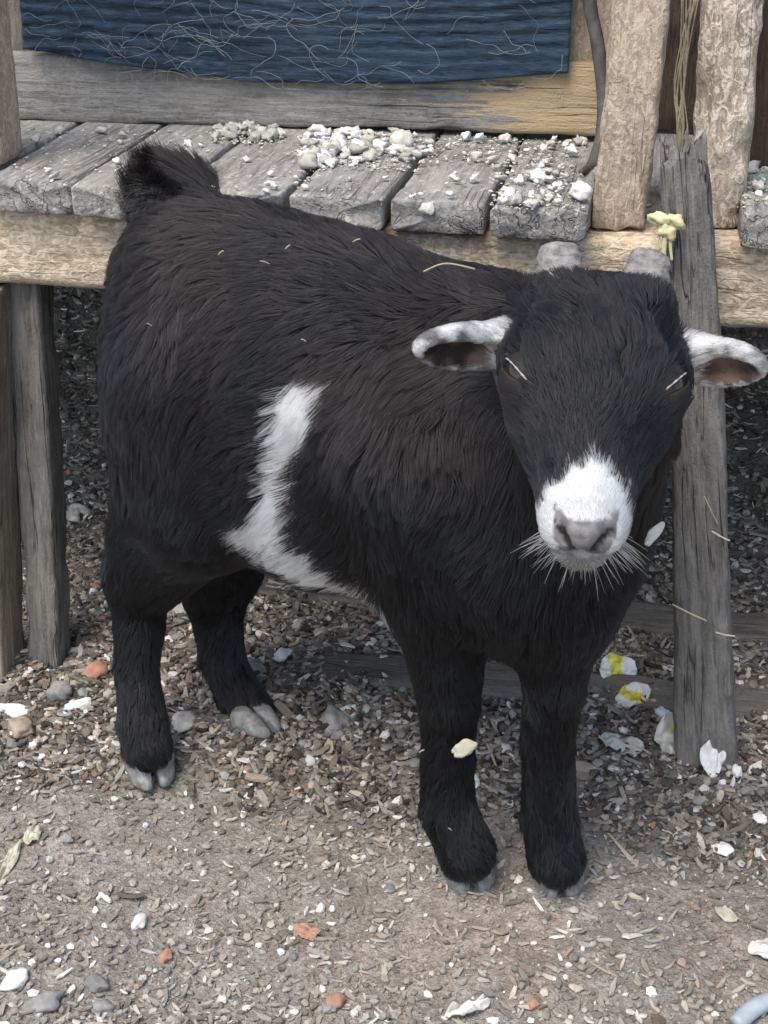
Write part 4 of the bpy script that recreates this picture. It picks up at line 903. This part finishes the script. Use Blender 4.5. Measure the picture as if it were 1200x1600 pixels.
for (x, y, s_, mat, words, nm, fl, lg) in [
        (1150, 1215, 26, 'white', 'white pointed stone shard standing in front of the grey upright', 'stone_shard', 1.2, 0.8),
        (1128, 1328, 34, 'white', 'flat white stone sliver in the litter in front of the grey upright', 'stone_sliver', 0.45, 1.3),
        (1188, 1282, 26, 'white', 'blocky white stone beside the litter, well in front of the shed', 'stone', 0.7, 1.0),
        (1036, 1118, 24, 'white', 'round white stone between the peel and the plastic scrap', 'stone', 0.8, 1.0),
        (24, 1534, 36, 'pale', 'smooth cream stone on the open earth near larger grey stones', 'stone', 0.55, 1.3),
        (68, 1572, 50, 'pebble', 'broad grey stone half sunk in the open earth', 'stone', 0.5, 1.2),
        (162, 1580, 40, 'pebble', 'rounded grey stone with pale skin on the open earth', 'stone', 0.6, 1.1),
        (218, 1445, 30, 'pale', 'rounded cream pebble on the open earth', 'stone', 0.7, 1.1),
        (152, 1540, 34, 'pebble', 'angular grey stone beside the broad grey stone', 'stone', 0.6, 1.1),
        (258, 1497, 27, 'red', 'square orange brick piece on the open earth', 'brick_piece', 0.6, 1.0),
        (524, 1570, 34, 'red', 'rough orange brick lump on the open earth', 'brick_piece', 0.7, 1.0),
        (150, 1055, 40, 'red', 'orange brown brick piece behind the foot of the corner post', 'brick_piece', 0.7, 1.1),
        (95, 1088, 44, 'pebble', 'blue grey stone against the foot of the corner post', 'stone', 0.8, 0.9),
        (30, 1142, 46, 'chip_tan', 'tan stone in front of the corner post', 'stone', 0.6, 1.1),
        (18, 1112, 40, 'white', 'flat white stone at the foot of the corner post', 'stone', 0.4, 1.5),
        (122, 1105, 34, 'white', 'small white stone beside the blue grey stone', 'stone', 0.5, 1.3),
        (290, 1130, 44, 'pale', 'long pale stone between the hind hooves', 'stone', 0.5, 1.5),
        (443, 1028, 34, 'white', 'white stone in the litter behind the far hind leg', 'stone', 0.7, 1.1),
        (600, 1042, 34, 'pale', 'upright pale stone in the litter behind the forelegs', 'stone', 0.8, 0.8),
        (395, 1050, 40, 'pebble', 'grey stone beside the far hind leg', 'stone', 0.7, 1.0),
        (520, 1130, 46, 'pebble', 'broad brown grey stone in the litter under the belly', 'stone', 0.5, 1.2),
        (742, 1230, 22, 'pale', 'cream stone chip standing between the forelegs', 'stone', 1.2, 0.7),
        (790, 1172, 26, 'white', 'white stone chip behind the forelegs', 'stone', 0.5, 1.3),
        (282, 955, 42, 'crumb', 'cream curled shell piece between the hind legs', 'shell_piece', 0.6, 1.2),
        (545, 1112, 26, 'pale', 'pale stone beside the broad brown grey stone', 'stone', 0.7, 1.0),
        (500, 1346, 22, 'chip', 'dark oval seed on the open earth', 'seed', 0.5, 1.4)]:
    p = on_ground(x, y); sz_ = s_ * mpx(p)
    lump_at(nm, p + ZU * sz_ * 0.22 * fl, sz_, mat, words, nm.replace('_', ' '), int(x * 3 + y), fl, 0.32, lg, (0.1, 0.1, (x * 7 % 63) / 10))
# a bit of grey hose at the edge of the open earth
hb = on_ground(1185, 1585); hpts = smooth_path([on_ground(1150, 1612) + ZU * 0.006, on_ground(1172, 1592) + ZU * 0.007, on_ground(1200, 1578) + ZU * 0.007, on_ground(1250, 1570) + ZU * 0.006, on_ground(1330, 1580) + ZU * 0.006], 40)
v_, f_ = tube(hpts - hb, 0.006, 12); tag(link('garden_hose', mesh_from('garden_hose', v_, f_), M['hose'], None, hb), 'end of a grey blue hose lying on the open earth', 'hose')
# bits caught in the coat: they rest on the strands above the skin
bq = BV - Cv; bz = bq @ Dv; bx = 600 + FPX * bq[:, 0] / bz; by = 800 - FPX * (bq @ Uv) / bz
bodyv = Wv[:, REG['body'] | REG['leg']].sum(1) > 0.5
def on_goat(x, y, off, only=False):
    k = np.where((np.hypot(bx - x, by - y) < 10) & (bodyv | (not only)))[0]; k = k[np.argsort(bz[k])][:5]; return BV[k].mean(0) + unit(nrm[k].mean(0)) * off
pts = smooth_path([on_goat(662, 440, 0.012), on_goat(695, 434, 0.014), on_goat(742, 440, 0.012)], 16); v_, f_ = tube(pts - pts[0], 0.0006, 5)
tag(link('straw_bit', mesh_from('straw_bit', v_, f_), M['straw'], None, pts[0]), 'bent pale straw lying on the back of the goat', 'straw')
p = on_goat(718, 1157, 0.012); lump_at('leaf_bit', p, 0.0135, 'leaf', 'pale leaf bit stuck to the knee of the goat', 'leaf bit', 5, 0.2, 0.35, 1.2, (1.0, -0.45, 0.2))
p = on_goat(992, 815, 0.018, True); lump_at('leaf_bit', p, 0.0095, 'pale', 'cream curled leaf bit caught in the chest hair beside the muzzle', 'leaf bit', 21, 0.25, 0.25, 2.0, (1.2, -0.95, 0.1))
rq = RS(31)
for (x, y, s_) in [(420, 418, 16), (350, 400, 11), (560, 388, 13), (455, 393, 10), (480, 535, 8), (240, 508, 10), (668, 1168, 9), (700, 1292, 7)]:
    try: p = on_goat(x, y, 0.009 if y > 330 and x < 780 else 0.006)
    except Exception: continue
    ang = rq.uniform(-0.7, 0.7); d_ = np.array([math.cos(ang), 0, math.sin(ang)]) * s_ * mpx(p) * 0.5; pts = smooth_path([p - d_, p + ZU * 0.0006, p + d_], 7)
    v_, f_ = tube(pts - p, 0.00045, 5); tag(link('coat_fleck', mesh_from('coat_fleck', v_, f_), M['chip_tan'], None, p), 'tiny pale fleck caught in the black coat of the goat', 'fleck', 'pale flecks in the coat of the goat')
# straws sticking to the grey upright
for k, (x0, y0, x1, y1) in enumerate([(1050, 944, 1104, 970), (1118, 988, 1148, 994), (1100, 775, 1122, 820), (1112, 830, 1140, 845)]):
    a_, b_ = on_v(x0, y0, -0.0425), on_v(x1, y1, -0.0415); v_, f_ = tube(smooth_path([a_, (a_ + b_) / 2 - EV * 0.001, b_], 8) - SO, 0.0007, 5); link('splinter', mesh_from('splinter', v_, f_), M['straw'], gp, None)
    o_ = bpy.data.objects[-1] if False else gp.children[-1]; o_.matrix_parent_inverse = gp.matrix_basis.inverted()
